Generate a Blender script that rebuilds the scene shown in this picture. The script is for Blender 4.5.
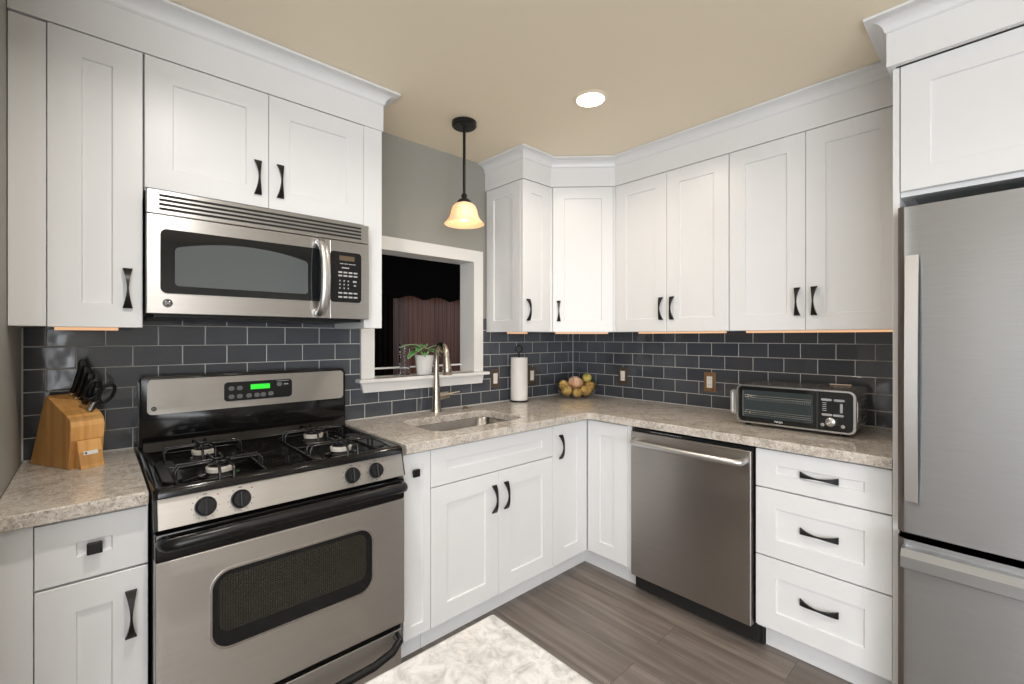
import bpy, bmesh, math, random
from mathutils import Vector, Matrix
random.seed(7)
S = bpy.context.scene
for o in list(bpy.data.objects): bpy.data.objects.remove(o)
C = S.collection
PI = math.pi
# ------------------------------------------------------------------ camera
YAW = 0.742594
cam = bpy.data.cameras.new('camera'); camo = bpy.data.objects.new('camera', cam); C.objects.link(camo)
camo.location = (-2.7019, -2.2508, 1.3362); camo.rotation_euler = (PI/2, 0, -YAW)
cam.sensor_fit = 'HORIZONTAL'; cam.sensor_width = 36.0; cam.lens = 452.85*36/1024
cam.shift_y = -4.55/1024; cam.clip_start = 0.02
S.camera = camo
# ------------------------------------------------------------------ world + exposure
S.view_settings.view_transform = 'Standard'; S.view_settings.look = 'None'
S.view_settings.gamma = 1.0; S.view_settings.use_curve_mapping = False
S.view_settings.exposure = 0.20
w = bpy.data.worlds.new('world'); S.world = w; w.use_nodes = True
w.node_tree.nodes['Background'].inputs[0].default_value = (0.75, 0.86, 1.0, 1)
w.node_tree.nodes['Background'].inputs[1].default_value = 1.0
# ------------------------------------------------------------------ lights
def area(name, loc, rot, sx, sy, power, col, shape='RECTANGLE', spread=PI):
    l = bpy.data.lights.new(name, 'AREA'); l.shape = shape; l.size = sx
    if shape in ('RECTANGLE', 'ELLIPSE'): l.size_y = sy
    l.energy = power; l.color = col; l.spread = spread
    o = bpy.data.objects.new(name, l); C.objects.link(o); o.location = loc; o.rotation_euler = rot
    return o
COOL_FILL = (0.95, 0.975, 1.0); WARM = (1.0, 0.80, 0.58)
area('fill_rear', (-4.0, -4.97, 1.30), (PI/2, 0, 0), 1.94, 1.9, 84, COOL_FILL)  # unseen area light added behind the camera to fill the room
area('fill_side', (-5.17, -3.95, 1.30), (PI/2, 0, -PI/2), 1.9, 1.9, 50, COOL_FILL)  # second unseen fill added from the far left
DOWN = [(-1.017, -0.953, 5.0), (-1.9, -3.0, 6), (-2.45, -1.25, 8.5), (-2.6, -4.2, 9), (-4.0, -2.0, 10), (-1.0, -4.2, 9), (-4.2, -4.0, 9)]  # first is the downlight in view; the others are unseen fills added
for (x, y, e) in DOWN:
    area('downlight_and_fill', (x, y, 2.425), (0, 0, 0), 0.085, 0, e, (1.0, 0.87, 0.72) if y > -1 else (1.0, 0.94, 0.87), 'DISK', 2.7)

# ------------------------------------------------------------------ node helpers
def mat(name, base=(0.8, 0.8, 0.8), rough=0.5, metal=0.0, **kw):
    m = bpy.data.materials.new(name); m.use_nodes = True
    b = m.node_tree.nodes['Principled BSDF']
    b.inputs['Base Color'].default_value = (*base, 1); b.inputs['Roughness'].default_value = rough
    b.inputs['Metallic'].default_value = metal
    for k, v in kw.items():
        b.inputs[k.replace('_', ' ')].default_value = (*v, 1) if isinstance(v, tuple) else v
    return m
class NT:
    def __init__(s, m): s.m = m; s.t = m.node_tree; s.b = s.t.nodes['Principled BSDF']
    def n(s, typ, **kw):
        nd = s.t.nodes.new(typ)
        for k, v in kw.items():
            if k.startswith('i_'): nd.inputs[k[2:].replace('_', ' ')].default_value = v
            else: setattr(nd, k, v)
        return nd
    def l(s, a, b): s.t.links.new(a, b)
    def coords(s, kind='Object', scale=(1, 1, 1), loc=(0, 0, 0), rot=(0, 0, 0)):
        tc = s.n('ShaderNodeTexCoord'); mp = s.n('ShaderNodeMapping')
        mp.inputs['Scale'].default_value = scale; mp.inputs['Location'].default_value = loc; mp.inputs['Rotation'].default_value = rot
        s.l(tc.outputs[kind], mp.inputs[0]); return mp.outputs[0]
    def ramp(s, fac, stops):
        r = s.n('ShaderNodeValToRGB'); e = r.color_ramp.elements
        while len(e) < len(stops): e.new(0.5)
        for el, (p, c) in zip(e, stops): el.position = p; el.color = (*c, 1)
        s.l(fac, r.inputs[0]); return r.outputs[0]
    def noise(s, vec, scale, detail=4, rough=0.5, dist=0.0):
        nd = s.n('ShaderNodeTexNoise'); nd.inputs['Scale'].default_value = scale; nd.inputs['Detail'].default_value = detail
        nd.inputs['Roughness'].default_value = rough; nd.inputs['Distortion'].default_value = dist
        s.l(vec, nd.inputs['Vector']); return nd.outputs['Fac']
    def bump(s, h, strength, dist, prev=None):
        b = s.n('ShaderNodeBump'); b.inputs['Strength'].default_value = strength; b.inputs['Distance'].default_value = dist
        s.l(h, b.inputs['Height'])
        if prev is not None: s.l(prev, b.inputs['Normal'])
        return b.outputs[0]
    def mix(s, fac, a, b, typ='MIX'):
        mx = s.n('ShaderNodeMix'); mx.data_type = 'RGBA'; mx.blend_type = typ
        for sock, val in ((mx.inputs[0], fac), (mx.inputs[6], a), (mx.inputs[7], b)):
            if hasattr(val, 'default_value') or hasattr(val, 'is_linked'): s.l(val, sock)
            else: sock.default_value = val if isinstance(val, float) else (*val, 1)
        return mx.outputs[2]
    def base(s, c): s.l(c, s.b.inputs['Base Color'])

M = {}
M['white'] = mat('white_lacquer', (0.770, 0.777, 0.785), 0.34)
M['trimwhite'] = mat('white_trim_paint', (0.80, 0.79, 0.77), 0.4)
M['wallpaint'] = mat('grey_green_wall_paint', (0.32, 0.315, 0.285), 0.75)
n = NT(M['wallpaint']); v = n.coords(); n.l(n.bump(n.noise(v, 220, 2), 0.08, 0.002), n.b.inputs['Normal'])
M['palewall'] = mat('pale_wall_paint', (0.75, 0.755, 0.76), 0.8)
M['ceil'] = mat('beige_ceiling_paint', (0.89, 0.79, 0.625), 0.85)
n = NT(M['ceil']); v = n.coords(); n.l(n.bump(n.noise(v, 160, 2), 0.06, 0.002), n.b.inputs['Normal'])
M['black_iron'] = mat('oil_rubbed_black', (0.013, 0.012, 0.012), 0.33, 0.4)
M['enamel'] = mat('black_enamel', (0.006, 0.0055, 0.0055), 0.10, 0.0, Specular_IOR_Level=0.35)
M['blkplastic'] = mat('black_plastic', (0.007, 0.007, 0.008), 0.30, 0.0, Specular_IOR_Level=0.35)
M['blkglass'] = mat('black_glass', (0.008, 0.009, 0.010), 0.05, 0.0, Specular_IOR_Level=0.45)
M['charcoal'] = mat('dark_grey_sheet_metal', (0.05, 0.05, 0.05), 0.4, 0.5)
M['grate'] = mat('cast_wire_grate', (0.010, 0.010, 0.011), 0.22, 0.0)
M['burner'] = mat('burner_ceramic', (0.62, 0.58, 0.52), 0.45)
M['chrome'] = mat('polished_chrome', (0.75, 0.75, 0.75), 0.1, 1.0)
M['silver'] = mat('satin_silver', (0.62, 0.61, 0.60), 0.25, 1.0)
M['satin'] = mat('satin_aluminium', (0.62, 0.61, 0.60), 0.38, 1.0)
M['bronze'] = mat('brushed_bronze_plate', (0.16, 0.12, 0.085), 0.38, 0.7)
M['copperplate'] = mat('copper_brown_plate', (0.30, 0.17, 0.09), 0.4, 0.6)
M['device'] = mat('ivory_device', (0.82, 0.79, 0.72), 0.4)
M['grey_print'] = mat('grey_print', (0.42, 0.42, 0.43), 0.5)
M['dim_print'] = mat('dim_grey_print', (0.17, 0.17, 0.175), 0.5)
M['white_print'] = mat('white_print', (0.75, 0.75, 0.75), 0.5)
M['dark_print'] = mat('dark_print', (0.06, 0.06, 0.06), 0.5)
M['red_print'] = mat('red_print', (0.45, 0.08, 0.06), 0.5)
M['paper'] = mat('paper_towel', (0.84, 0.82, 0.79), 0.95)
n = NT(M['paper']); v = n.coords(); n.l(n.bump(n.noise(v, 240, 2), 0.3, 0.002), n.b.inputs['Normal'])
M['ceramic'] = mat('white_ceramic', (0.82, 0.80, 0.77), 0.22)
M['soil'] = mat('potting_soil', (0.03, 0.02, 0.014), 0.95)
M['stem'] = mat('red_stem', (0.30, 0.05, 0.05), 0.5)
M['glass'] = mat('clear_glass', (1, 1, 1), 0.0, 0.0, Transmission_Weight=1.0, IOR=1.45)
M['thinglass'] = mat('thin_clear_glass', (1, 1, 1), 0.0, 0.0, Transmission_Weight=1.0, IOR=1.18)
M['bowlglass'] = mat('bowl_glass', (1, 1, 1), 0.0, 0.0, Transmission_Weight=1.0, IOR=1.32)
M['shadow_gap'] = mat('black_rubber_gap_shade', (0.006, 0.006, 0.006), 0.7)  # rubber and black panels; also stands in for shade in gaps and slots
M['beyond'] = mat('near_black_matte', (0.0035, 0.003, 0.003), 0.9, 0.0, Specular_IOR_Level=0.1)  # near-black, almost without gloss, so the next room stays dark
def emis(name, col, s, base=(0.1, 0.1, 0.1)):
    return mat(name, base, 0.4, 0.0, Emission_Color=col, Emission_Strength=s)
M['lens'] = emis('lit_lamp_lens', (1.0, 0.93, 0.82), 6.0)
M['strip'] = emis('lit_strip_diffuser', (1.0, 0.56, 0.30), 0.66, (0.3, 0.2, 0.13))
M['green_led'] = emis('green_led', (0.04, 1.0, 0.05), 0.75, (0.0, 0.1, 0.0))
M['bulb'] = emis('lit_bulb', (1.0, 0.80, 0.52), 11.0)
M['dim_lcd'] = mat('unlit_lcd', (0.12, 0.085, 0.055), 0.25)

def steel(name, base=(0.56, 0.545, 0.525), rough=0.36, aniso=0.85):
    # horizontal brushing: reflections spread up and down
    m = mat(name, base, rough, 1.0); n = NT(m)
    f = n.noise(n.coords('Object', (4, 300, 300)), 1.0, 3)
    n.base(n.ramp(f, [(0.3, tuple(c*0.96 for c in base)), (0.7, tuple(min(1, c*1.03) for c in base))]))
    mr = n.n('ShaderNodeMapRange'); mr.inputs['To Min'].default_value = rough-0.03; mr.inputs['To Max'].default_value = rough+0.04
    n.l(f, mr.inputs[0]); n.l(mr.outputs[0], n.b.inputs['Roughness'])
    n.b.inputs['Anisotropic'].default_value = aniso
    cx = n.n('ShaderNodeCombineXYZ'); cx.inputs[2].default_value = 1.0; n.l(cx.outputs[0], n.b.inputs['Tangent'])
    return m
M['steel'] = steel('brushed_stainless')
M['coolsteel'] = steel('bright_brushed_stainless', (0.60, 0.60, 0.60))
M['fridgesteel'] = steel('brushed_fridge_stainless', (0.51, 0.535, 0.57), 0.34)
M['dwsteel'] = steel('brushed_dark_stainless', (0.43, 0.405, 0.385), 0.34)
M['nickel'] = mat('brushed_nickel', (0.50, 0.45, 0.38), 0.27, 1.0)
M['sinksteel'] = mat('satin_sink_steel', (0.36, 0.335, 0.31), 0.24, 1.0)
M['ovensteel'] = mat('warm_oven_steel', (0.50, 0.44, 0.39), 0.26, 1.0)
M['taupe'] = mat('taupe_door_edge', (0.085, 0.066, 0.056), 0.45)

# quartz
def quartz(name, k, warm, rough=0.12):
    m = mat(name, (0.5, 0.48, 0.45), rough); n = NT(m)
    v = n.coords('Object')
    def c(*a): return tuple(x*k*y for x, y in zip(a, warm))
    c1 = n.ramp(n.noise(v, 10, 6, 0.62, 1.2), [(0.30, c(0.36, 0.335, 0.31)), (0.47, c(0.55, 0.525, 0.49)), (0.62, c(0.68, 0.665, 0.64)), (0.8, c(0.80, 0.79, 0.77))])
    f2 = n.ramp(n.noise(v, 85, 5, 0.75, 1.0), [(0.48, (0, 0, 0)), (0.60, (0.9, 0.9, 0.9))])
    c2 = n.mix(f2, c1, c(0.80, 0.79, 0.77))
    f3 = n.ramp(n.noise(v, 62, 5, 0.75, 1.5), [(0.53, (0, 0, 0)), (0.64, (0.9, 0.9, 0.9))])
    c3 = n.mix(f3, c2, c(0.25, 0.225, 0.205))
    f4 = n.ramp(n.noise(v, 6, 3, 0.6, 0.8), [(0.62, (0, 0, 0)), (0.74, (0.4, 0.4, 0.4))])
    n.base(n.mix(f4, c3, c(0.50, 0.40, 0.32))); return m
M['quartz'] = quartz('speckled_grey_quartz', 0.88, (1.02, 0.965, 0.905))  # counter copy, toned darker and browner partly for its weaker light
m = mat('speckled_pale_lit_quartz', (0.8, 0.79, 0.77), 0.2); M['quartz_pale_lit'] = m; n = NT(m); v = n.coords('Object')  # paler table copy; the brighter light there is partly put into the colour
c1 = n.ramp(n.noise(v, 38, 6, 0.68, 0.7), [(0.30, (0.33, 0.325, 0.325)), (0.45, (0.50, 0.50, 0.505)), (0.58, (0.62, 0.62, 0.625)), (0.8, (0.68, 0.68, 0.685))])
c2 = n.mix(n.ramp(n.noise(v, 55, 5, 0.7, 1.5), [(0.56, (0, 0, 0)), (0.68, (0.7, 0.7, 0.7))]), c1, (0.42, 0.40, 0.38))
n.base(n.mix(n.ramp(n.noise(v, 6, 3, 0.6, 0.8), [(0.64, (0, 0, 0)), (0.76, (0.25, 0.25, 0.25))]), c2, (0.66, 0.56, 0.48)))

# tile (object origins sit at the grid's phase point; x along the wall, z up)
def tile(name, swap):
    m = mat(name, (0.05, 0.055, 0.065), 0.08); n = NT(m)
    tc = n.n('ShaderNodeTexCoord'); sp = n.n('ShaderNodeSeparateXYZ'); cb = n.n('ShaderNodeCombineXYZ')
    n.l(tc.outputs['Object'], sp.inputs[0]); n.l(sp.outputs[0], cb.inputs[0]); n.l(sp.outputs[2], cb.inputs[1])
    def brick(ms, sm):
        br = n.n('ShaderNodeTexBrick'); br.offset = 0.5; br.offset_frequency = 2; br.squash = 1.0
        br.inputs['Scale'].default_value = 1; br.inputs['Brick Width'].default_value = 0.1542; br.inputs['Row Height'].default_value = 0.078
        br.inputs['Mortar Size'].default_value = ms; br.inputs['Mortar Smooth'].default_value = sm
        br.inputs['Color1'].default_value = (0.058, 0.064, 0.076, 1); br.inputs['Color2'].default_value = (0.074, 0.081, 0.095, 1)
        br.inputs['Mortar'].default_value = (0.56, 0.55, 0.53, 1); n.l(cb.outputs[0], br.inputs['Vector']); return br
    br = brick(0.0016, 0.0); n.base(br.outputs['Color'])
    mr = n.n('ShaderNodeMapRange'); mr.inputs['To Min'].default_value = 0.09; mr.inputs['To Max'].default_value = 0.8
    n.l(br.outputs['Fac'], mr.inputs[0]); n.l(mr.outputs[0], n.b.inputs['Roughness'])
    b2 = brick(0.0035, 1.0)
    inv = n.n('ShaderNodeMath', operation='SUBTRACT'); inv.inputs[0].default_value = 1; n.l(b2.outputs['Fac'], inv.inputs[1])
    bp = n.bump(inv.outputs[0], 0.5, 0.0015)
    n.l(n.bump(n.noise(tc.outputs['Object'], 9, 2), 0.22, 0.008, bp), n.b.inputs['Normal'])
    return m
M['tile'] = tile('charcoal_subway_tile', False)

# floor planks along y
m = mat('grey_brown_plank_floor', (0.2, 0.16, 0.14), 0.38); M['floor'] = m; n = NT(m)
tc = n.n('ShaderNodeTexCoord'); sp = n.n('ShaderNodeSeparateXYZ'); cb = n.n('ShaderNodeCombineXYZ')
n.l(tc.outputs['Object'], sp.inputs[0]); n.l(sp.outputs[1], cb.inputs[0]); n.l(sp.outputs[0], cb.inputs[1])
br = n.n('ShaderNodeTexBrick'); br.offset = 0.37; br.offset_frequency = 2
for k, val in (('Scale', 1), ('Brick Width', 1.22), ('Row Height', 0.18), ('Mortar Size', 0.0009), ('Bias', 0.0)): br.inputs[k].default_value = val
br.inputs['Color1'].default_value = (0, 0, 0, 1); br.inputs['Color2'].default_value = (1, 1, 1, 1); br.inputs['Mortar'].default_value = (0.2, 0.2, 0.2, 1)
n.l(cb.outputs[0], br.inputs['Vector'])
mp = n.n('ShaderNodeMapping'); mp.inputs['Scale'].default_value = (1.6, 26, 1); n.l(cb.outputs[0], mp.inputs[0])
ad = n.n('ShaderNodeVectorMath', operation='ADD'); n.l(mp.outputs[0], ad.inputs[0])
ml = n.n('ShaderNodeVectorMath', operation='SCALE'); ml.inputs['Scale'].default_value = 17.0; n.l(br.outputs['Color'], ml.inputs[0]); n.l(ml.outputs[0], ad.inputs[1])
g1 = n.noise(ad.outputs[0], 1.0, 7, 0.62, 0.4)
gr = n.ramp(g1, [(0.30, (0.125, 0.104, 0.092)), (0.5, (0.190, 0.161, 0.143)), (0.68, (0.265, 0.228, 0.205))])
tint = n.ramp(br.outputs['Color'], [(0.0, (0.80, 0.79, 0.78)), (1.0, (1.08, 1.07, 1.06))])
g2 = n.mix(1.0, gr, tint, 'MULTIPLY')
n.base(n.mix(br.outputs['Fac'], g2, (0.05, 0.04, 0.035)))
n.l(n.bump(g1, 0.12, 0.002), n.b.inputs['Normal'])

# bamboo
m = mat('bamboo_block_wood', (0.5, 0.28, 0.1), 0.42); M['bamboo'] = m; n = NT(m)
v = n.coords('Object', (40, 9, 3))
g = n.noise(v, 1.0, 4, 0.6, 0.3)
st = n.n('ShaderNodeTexVoronoi'); st.inputs['Scale'].default_value = 1.0; n.l(n.coords('Object', (0.01, 55, 0.01)), st.inputs['Vector'])
c = n.ramp(g, [(0.3, (0.56, 0.27, 0.08)), (0.6, (0.75, 0.41, 0.14)), (0.8, (0.82, 0.50, 0.20))])
sp = n.n('ShaderNodeSeparateColor'); n.l(st.outputs['Color'], sp.inputs[0])
n.base(n.mix(1.0, c, n.ramp(sp.outputs[0], [(0, (0.72, 0.70, 0.66)), (1, (1.06, 1.06, 1.05))]), 'MULTIPLY'))
# panelled wood of the next room
m = mat('red_brown_panelling', (0.1, 0.035, 0.02), 0.45); M['panelling'] = m; n = NT(m)
v = n.coords('Object', (7, 1, 0.35)); g = n.noise(v, 3.0, 5, 0.6, 0.5)
wv = n.n('ShaderNodeTexWave'); wv.bands_direction = 'X'; wv.inputs['Scale'].default_value = 5.6; n.l(n.coords('Object'), wv.inputs['Vector'])
c = n.ramp(g, [(0.3, (0.14, 0.056, 0.034)), (0.7, (0.27, 0.130, 0.088))])
n.base(n.mix(n.ramp(wv.outputs['Fac'], [(0.0, (0.8, 0.8, 0.8)), (0.10, (0, 0, 0))]), c, (0.02, 0.01, 0.008)))
# fruit skins
def skin(name, a, b, c):
    m = mat(name, a, 0.38); n = NT(m)
    g = n.noise(n.coords('Object', (1, 1, 0.35)), 38, 4, 0.6, 0.6)
    n.base(n.ramp(g, [(0.32, c), (0.5, a), (0.68, b)])); return m
M['fruit_gold'] = skin('golden_fruit_skin', (0.80, 0.50, 0.12), (0.90, 0.72, 0.32), (0.50, 0.27, 0.06))
M['fruit_pink'] = skin('pinkish_fruit_skin', (0.80, 0.50, 0.32), (0.88, 0.70, 0.52), (0.62, 0.26, 0.16))
M['fruit_green'] = skin('greenish_fruit_skin', (0.58, 0.48, 0.10), (0.72, 0.64, 0.22), (0.34, 0.28, 0.05))
# variegated leaf: u across the leaf
m = mat('variegated_leaf', (0.05, 0.2, 0.05), 0.35); M['leaf'] = m; n = NT(m)
uv = n.n('ShaderNodeUVMap'); sp = n.n('ShaderNodeSeparateXYZ'); n.l(uv.outputs[0], sp.inputs[0])
ab = n.n('ShaderNodeMath', operation='SUBTRACT'); n.l(sp.outputs[0], ab.inputs[0]); ab.inputs[1].default_value = 0.5
ab2 = n.n('ShaderNodeMath', operation='ABSOLUTE'); n.l(ab.outputs[0], ab2.inputs[0])
mx = n.n('ShaderNodeMath', operation='MULTIPLY_ADD'); n.l(n.noise(uv.outputs[0], 9, 3), mx.inputs[0]); mx.inputs[1].default_value = 0.14; n.l(ab2.outputs[0], mx.inputs[2])
col = n.ramp(mx.outputs[0], [(0.07, (0.50, 0.54, 0.34)), (0.14, (0.06, 0.30, 0.05)), (0.40, (0.05, 0.24, 0.045)), (0.50, (0.52, 0.56, 0.38))])
gm = n.n('ShaderNodeNewGeometry')
n.base(n.mix(gm.outputs['Backfacing'], col, (0.26, 0.045, 0.06)))
# pendant glass shade
m = mat('frosted_amber_glass', (0.93, 0.74, 0.50), 0.5, 0.0, Transmission_Weight=0.35, Subsurface_Weight=0.0)
M['shade'] = m; n = NT(m)
em = n.ramp(n.noise(n.coords(), 34, 4, 0.6, 0.8), [(0.3, (0.85, 0.48, 0.22)), (0.7, (1.0, 0.74, 0.46))]); n.l(em, n.b.inputs['Emission Color']); n.b.inputs['Emission Strength'].default_value = 0.22
# oven window: dark mesh behind glass
m = mat('oven_mesh_glass', (0.03, 0.03, 0.025), 0.08); M['ovenmesh'] = m; n = NT(m)
v = n.coords('Object', (210, 210, 210), (0, 0, 0), (0, PI/4, 0))
ck = n.n('ShaderNodeTexChecker'); ck.inputs['Scale'].default_value = 1.0; n.l(v, ck.inputs[0])
ck.inputs[1].default_value = (0.012, 0.012, 0.010, 1); ck.inputs[2].default_value = (0.034, 0.033, 0.025, 1)
n.base(ck.outputs[0])
M['mwmesh'] = mat('microwave_mesh_glass', (0.095, 0.105, 0.11), 0.10)

# ------------------------------------------------------------------ mesh builder
FR = {'A': 0.0, 'B': -PI/2, 'D': -PI/4}
class MB:
    def __init__(s): s.bm = bmesh.new(); s.uv = None
    def box(s, x0, y0, z0, x1, y1, z1, bev=0.0, seg=2):
        r = bmesh.ops.create_cube(s.bm, size=1.0); vs = r['verts']
        a = Vector((min(x0, x1), min(y0, y1), min(z0, z1))); d = Vector((abs(x1-x0), abs(y1-y0), abs(z1-z0)))
        for v in vs: v.co = Vector((a.x+(v.co.x+.5)*d.x, a.y+(v.co.y+.5)*d.y, a.z+(v.co.z+.5)*d.z))
        if bev > 0:
            es = list({e for v in vs for e in v.link_edges})
            bmesh.ops.bevel(s.bm, geom=es, offset=min(bev, min(d)*0.45), segments=seg, affect='EDGES', profile=0.5)
        return s
    def tube(s, pts, r, n=10, caps=True, closed=False, flat=1.0):
        pts = [Vector(p) for p in pts]; N = len(pts); rs = r if isinstance(r, (list, tuple)) else [r]*N
        rings = []; up = None
        for i, p in enumerate(pts):
            if closed: t = (pts[(i+1) % N]-pts[i-1])
            else: t = pts[min(i+1, N-1)]-pts[max(i-1, 0)]
            t.normalize()
            if up is None:
                up = Vector((0, 0, 1)) if abs(t.z) < 0.9 else Vector((0, 1, 0))
            a = up - t*up.dot(t)
            if a.length < 1e-6: a = t.orthogonal()
            a.normalize(); up = a; b = t.cross(a)
            rings.append([s.bm.verts.new(p+(a*math.cos(2*PI*k/n)*flat+b*math.sin(2*PI*k/n))*rs[i]) for k in range(n)])
        for i in range(N if closed else N-1):
            A, B = rings[i], rings[(i+1) % N]
            for k in range(n): s.bm.faces.new((A[k], A[(k+1) % n], B[(k+1) % n], B[k]))
        if caps and not closed:
            s.bm.faces.new(rings[0][::-1]); s.bm.faces.new(rings[-1])
        return s
    def lathe(s, prof, c=(0, 0, 0), n=32, M4=None):
        c = Vector(c); rings = []
        for (r, z) in prof:
            if r < 1e-6: ring = [s.bm.verts.new(Vector((0, 0, z)))]
            else: ring = [s.bm.verts.new(Vector((r*math.cos(2*PI*k/n), r*math.sin(2*PI*k/n), z))) for k in range(n)]
            rings.append(ring)
        for A, B in zip(rings, rings[1:]):
            for k in range(n):
                a = (A[k % len(A)], A[(k+1) % len(A)]); b = (B[k % len(B)], B[(k+1) % len(B)])
                f = [a[0]] + ([a[1]] if len(A) > 1 else []) + ([b[1]] if len(B) > 1 else []) + [b[0]]
                if len(f) > 2: s.bm.faces.new(f)
        for ring in rings:
            for v in ring: v.co = (M4 @ v.co if M4 else v.co) + c
        return s
    def prism(s, poly, t0, t1, axis='y', bev=0.0):
        def P(a, b, t): return {'y': (a, t, b), 'x': (t, a, b), 'z': (a, b, t)}[axis]
        A = [s.bm.verts.new(P(a, b, t0)) for a, b in poly]; B = [s.bm.verts.new(P(a, b, t1)) for a, b in poly]
        f1 = s.bm.faces.new(A); f2 = s.bm.faces.new(B[::-1]); N = len(poly); es = []
        for k in range(N): s.bm.faces.new((A[k], B[k], B[(k+1) % N], A[(k+1) % N]))
        if bev > 0:
            es = list(f1.edges)+list(f2.edges)
            bmesh.ops.bevel(s.bm, geom=es, offset=bev, segments=2, affect='EDGES', profile=0.5)
        return s
    def frame(s, outer, inner, t0, t1, axis='y'):
        # ring between two outlines with equal vertex count, extruded
        def P(a, b, t): return {'y': (a, t, b), 'x': (t, a, b), 'z': (a, b, t)}[axis]
        L = [[s.bm.verts.new(P(a, b, t)) for a, b in o] for o, t in ((outer, t0), (inner, t0), (inner, t1), (outer, t1))]
        N = len(outer)
        for A, B in ((L[0], L[1]), (L[1], L[2]), (L[2], L[3]), (L[3], L[0])):
            for k in range(N): s.bm.faces.new((A[k], A[(k+1) % N], B[(k+1) % N], B[k]))
        return s
    def shaker(s, x0, x1, z0, z1, yb, t=0.02, st=0.074, sz=None, rec=0.007):
        # framed door: back at yb, front at yb-t, outward is -y
        sz = st if sz is None else sz; yf = yb-t; e = 0.0015
        def ring(x0, x1, z0, z1, y): return [s.bm.verts.new(p) for p in ((x0, y, z0), (x1, y, z0), (x1, y, z1), (x0, y, z1))]
        R = [ring(x0, x1, z0, z1, yb), ring(x0, x1, z0, z1, yf+e), ring(x0+e, x1-e, z0+e, z1-e, yf),
             ring(x0+st, x1-st, z0+sz, z1-sz, yf), ring(x0+st+.003, x1-st-.003, z0+sz+.003, z1-sz-.003, yf+rec)]
        for A, B in zip(R, R[1:]):
            for k in range(4): s.bm.faces.new((A[k], A[(k+1) % 4], B[(k+1) % 4], B[k]))
        s.bm.faces.new(R[-1]); s.bm.faces.new(R[0][::-1])
        return s
    def xf(s, m):
        for v in s.bm.verts: v.co = m @ v.co
        return s
    def build(s, name, material, parent=None, base=(0, 0, 0), smooth=None, loc=None, rot=0):
        bmesh.ops.recalc_face_normals(s.bm, faces=s.bm.faces)
        b = Vector(base)
        if any(base):
            for v in s.bm.verts: v.co -= b
        me = bpy.data.meshes.new(name); s.bm.to_mesh(me); s.bm.free()
        if smooth is not None:
            for p in me.polygons: p.use_smooth = True
            me.set_sharp_from_angle(angle=math.radians(smooth))
        me.materials.append(M[material] if isinstance(material, str) else material)
        o = bpy.data.objects.new(name, me); C.objects.link(o)
        if parent is not None: o.parent = parent
        if loc is not None: o.location = loc; o.rotation_euler = (0, 0, rot)
        return o
def rrect(x0, x1, z0, z1, r, n=6):
    r = min(r, (x1-x0)/2-1e-4, (z1-z0)/2-1e-4); out = []
    for cx, cz, a0 in ((x1-r, z0+r, -PI/2), (x1-r, z1-r, 0), (x0+r, z1-r, PI/2), (x0+r, z0+r, PI)):
        for k in range(n+1):
            a = a0+PI/2*k/n; out.append((cx+r*math.cos(a), cz+r*math.sin(a)))
    return out
class T:
    """a thing: an Empty at its base; parts are given in the frame's coordinates (x along the wall, -y out of it)"""
    def __init__(s, name, label, cat, base, rot=0.0, group=None, local=False):
        s.rot = FR[rot] if isinstance(rot, str) else rot; s.base = Vector((0, 0, 0)) if local else Vector(base)
        o = bpy.data.objects.new(name, None); C.objects.link(o); o.empty_display_size = 0.05
        o.location = Vector(base) if local else Matrix.Rotation(s.rot, 3, 'Z') @ Vector(base)
        o.rotation_euler = (0, 0, s.rot); o['label'] = label; o['category'] = cat
        if group: o['group'] = group
        s.o = o
    def p(s, name, mb, material, parent=None, smooth=None, label=None):
        ob = mb.build(name, material, parent or s.o, s.base, smooth)
        if label: ob['label'] = label
        return ob
def tag(o, label, cat, group=None):
    o['label'] = label; o['category'] = cat
    if group: o['group'] = group
    return o
def struct(o): o['kind'] = 'structure'; return o
def text_mesh(body, size, material, name, parent, loc, rx=PI/2, rz=0.0, extrude=0.0003):
    cu = bpy.data.curves.new(name, 'FONT'); cu.body = body; cu.size = size; cu.align_x = 'CENTER'; cu.align_y = 'CENTER'; cu.extrude = extrude
    to = bpy.data.objects.new('tmp', cu); C.objects.link(to)
    dg = bpy.context.evaluated_depsgraph_get(); me = bpy.data.meshes.new_from_object(to.evaluated_get(dg))
    bpy.data.objects.remove(to); bpy.data.curves.remove(cu)
    me.materials.clear(); me.materials.append(M[material])
    o = bpy.data.objects.new(name, me); C.objects.link(o); o.parent = parent; o.location = loc; o.rotation_euler = (rx, 0, rz)
    return o

# ------------------------------------------------------------------ room shell
XL = -2.8895; H = 2.44; ZC = 0.914
def sbox(name, a, b, material): return struct(MB().box(*a, *b).build(name, material))
struct(MB().box(-5.2, -5.0, -0.05, 0.15, 0.131, 0.0).build('floor', 'floor'))
struct(MB().box(-5.2, -5.0, H, 0.15, 0.131, H+0.1).build('ceiling', 'ceil'))
b = MB()
for (x0, x1, z0, z1) in ((-3.02, -1.643, 0, H), (-0.956, 0.15, 0, H), (-1.643, -0.956, 0, 1.10), (-1.643, -0.956, 1.815, H)): b.box(x0, 0.008, z0, x1, 0.131, z1)
struct(b.build('wall_back', 'wallpaint'))
sbox('wall_right', (0.008, -5.0, 0), (0.15, 0.008, H), 'wallpaint')
sbox('wall_left', (XL-0.13, -1.25, 0), (XL, 0.008, H), 'wallpaint')
b = MB()
for (x0, x1, z0, z1) in ((-5.2, -5.0, 0, H), (-3.03, 0.008, 0, H), (-5.0, -3.03, 0, 0.35), (-5.0, -3.03, 2.25, H)): b.box(x0, -5.12, z0, x1, -5.0, z1)
struct(b.build('wall_rear', 'palewall'))
b = MB()
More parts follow.
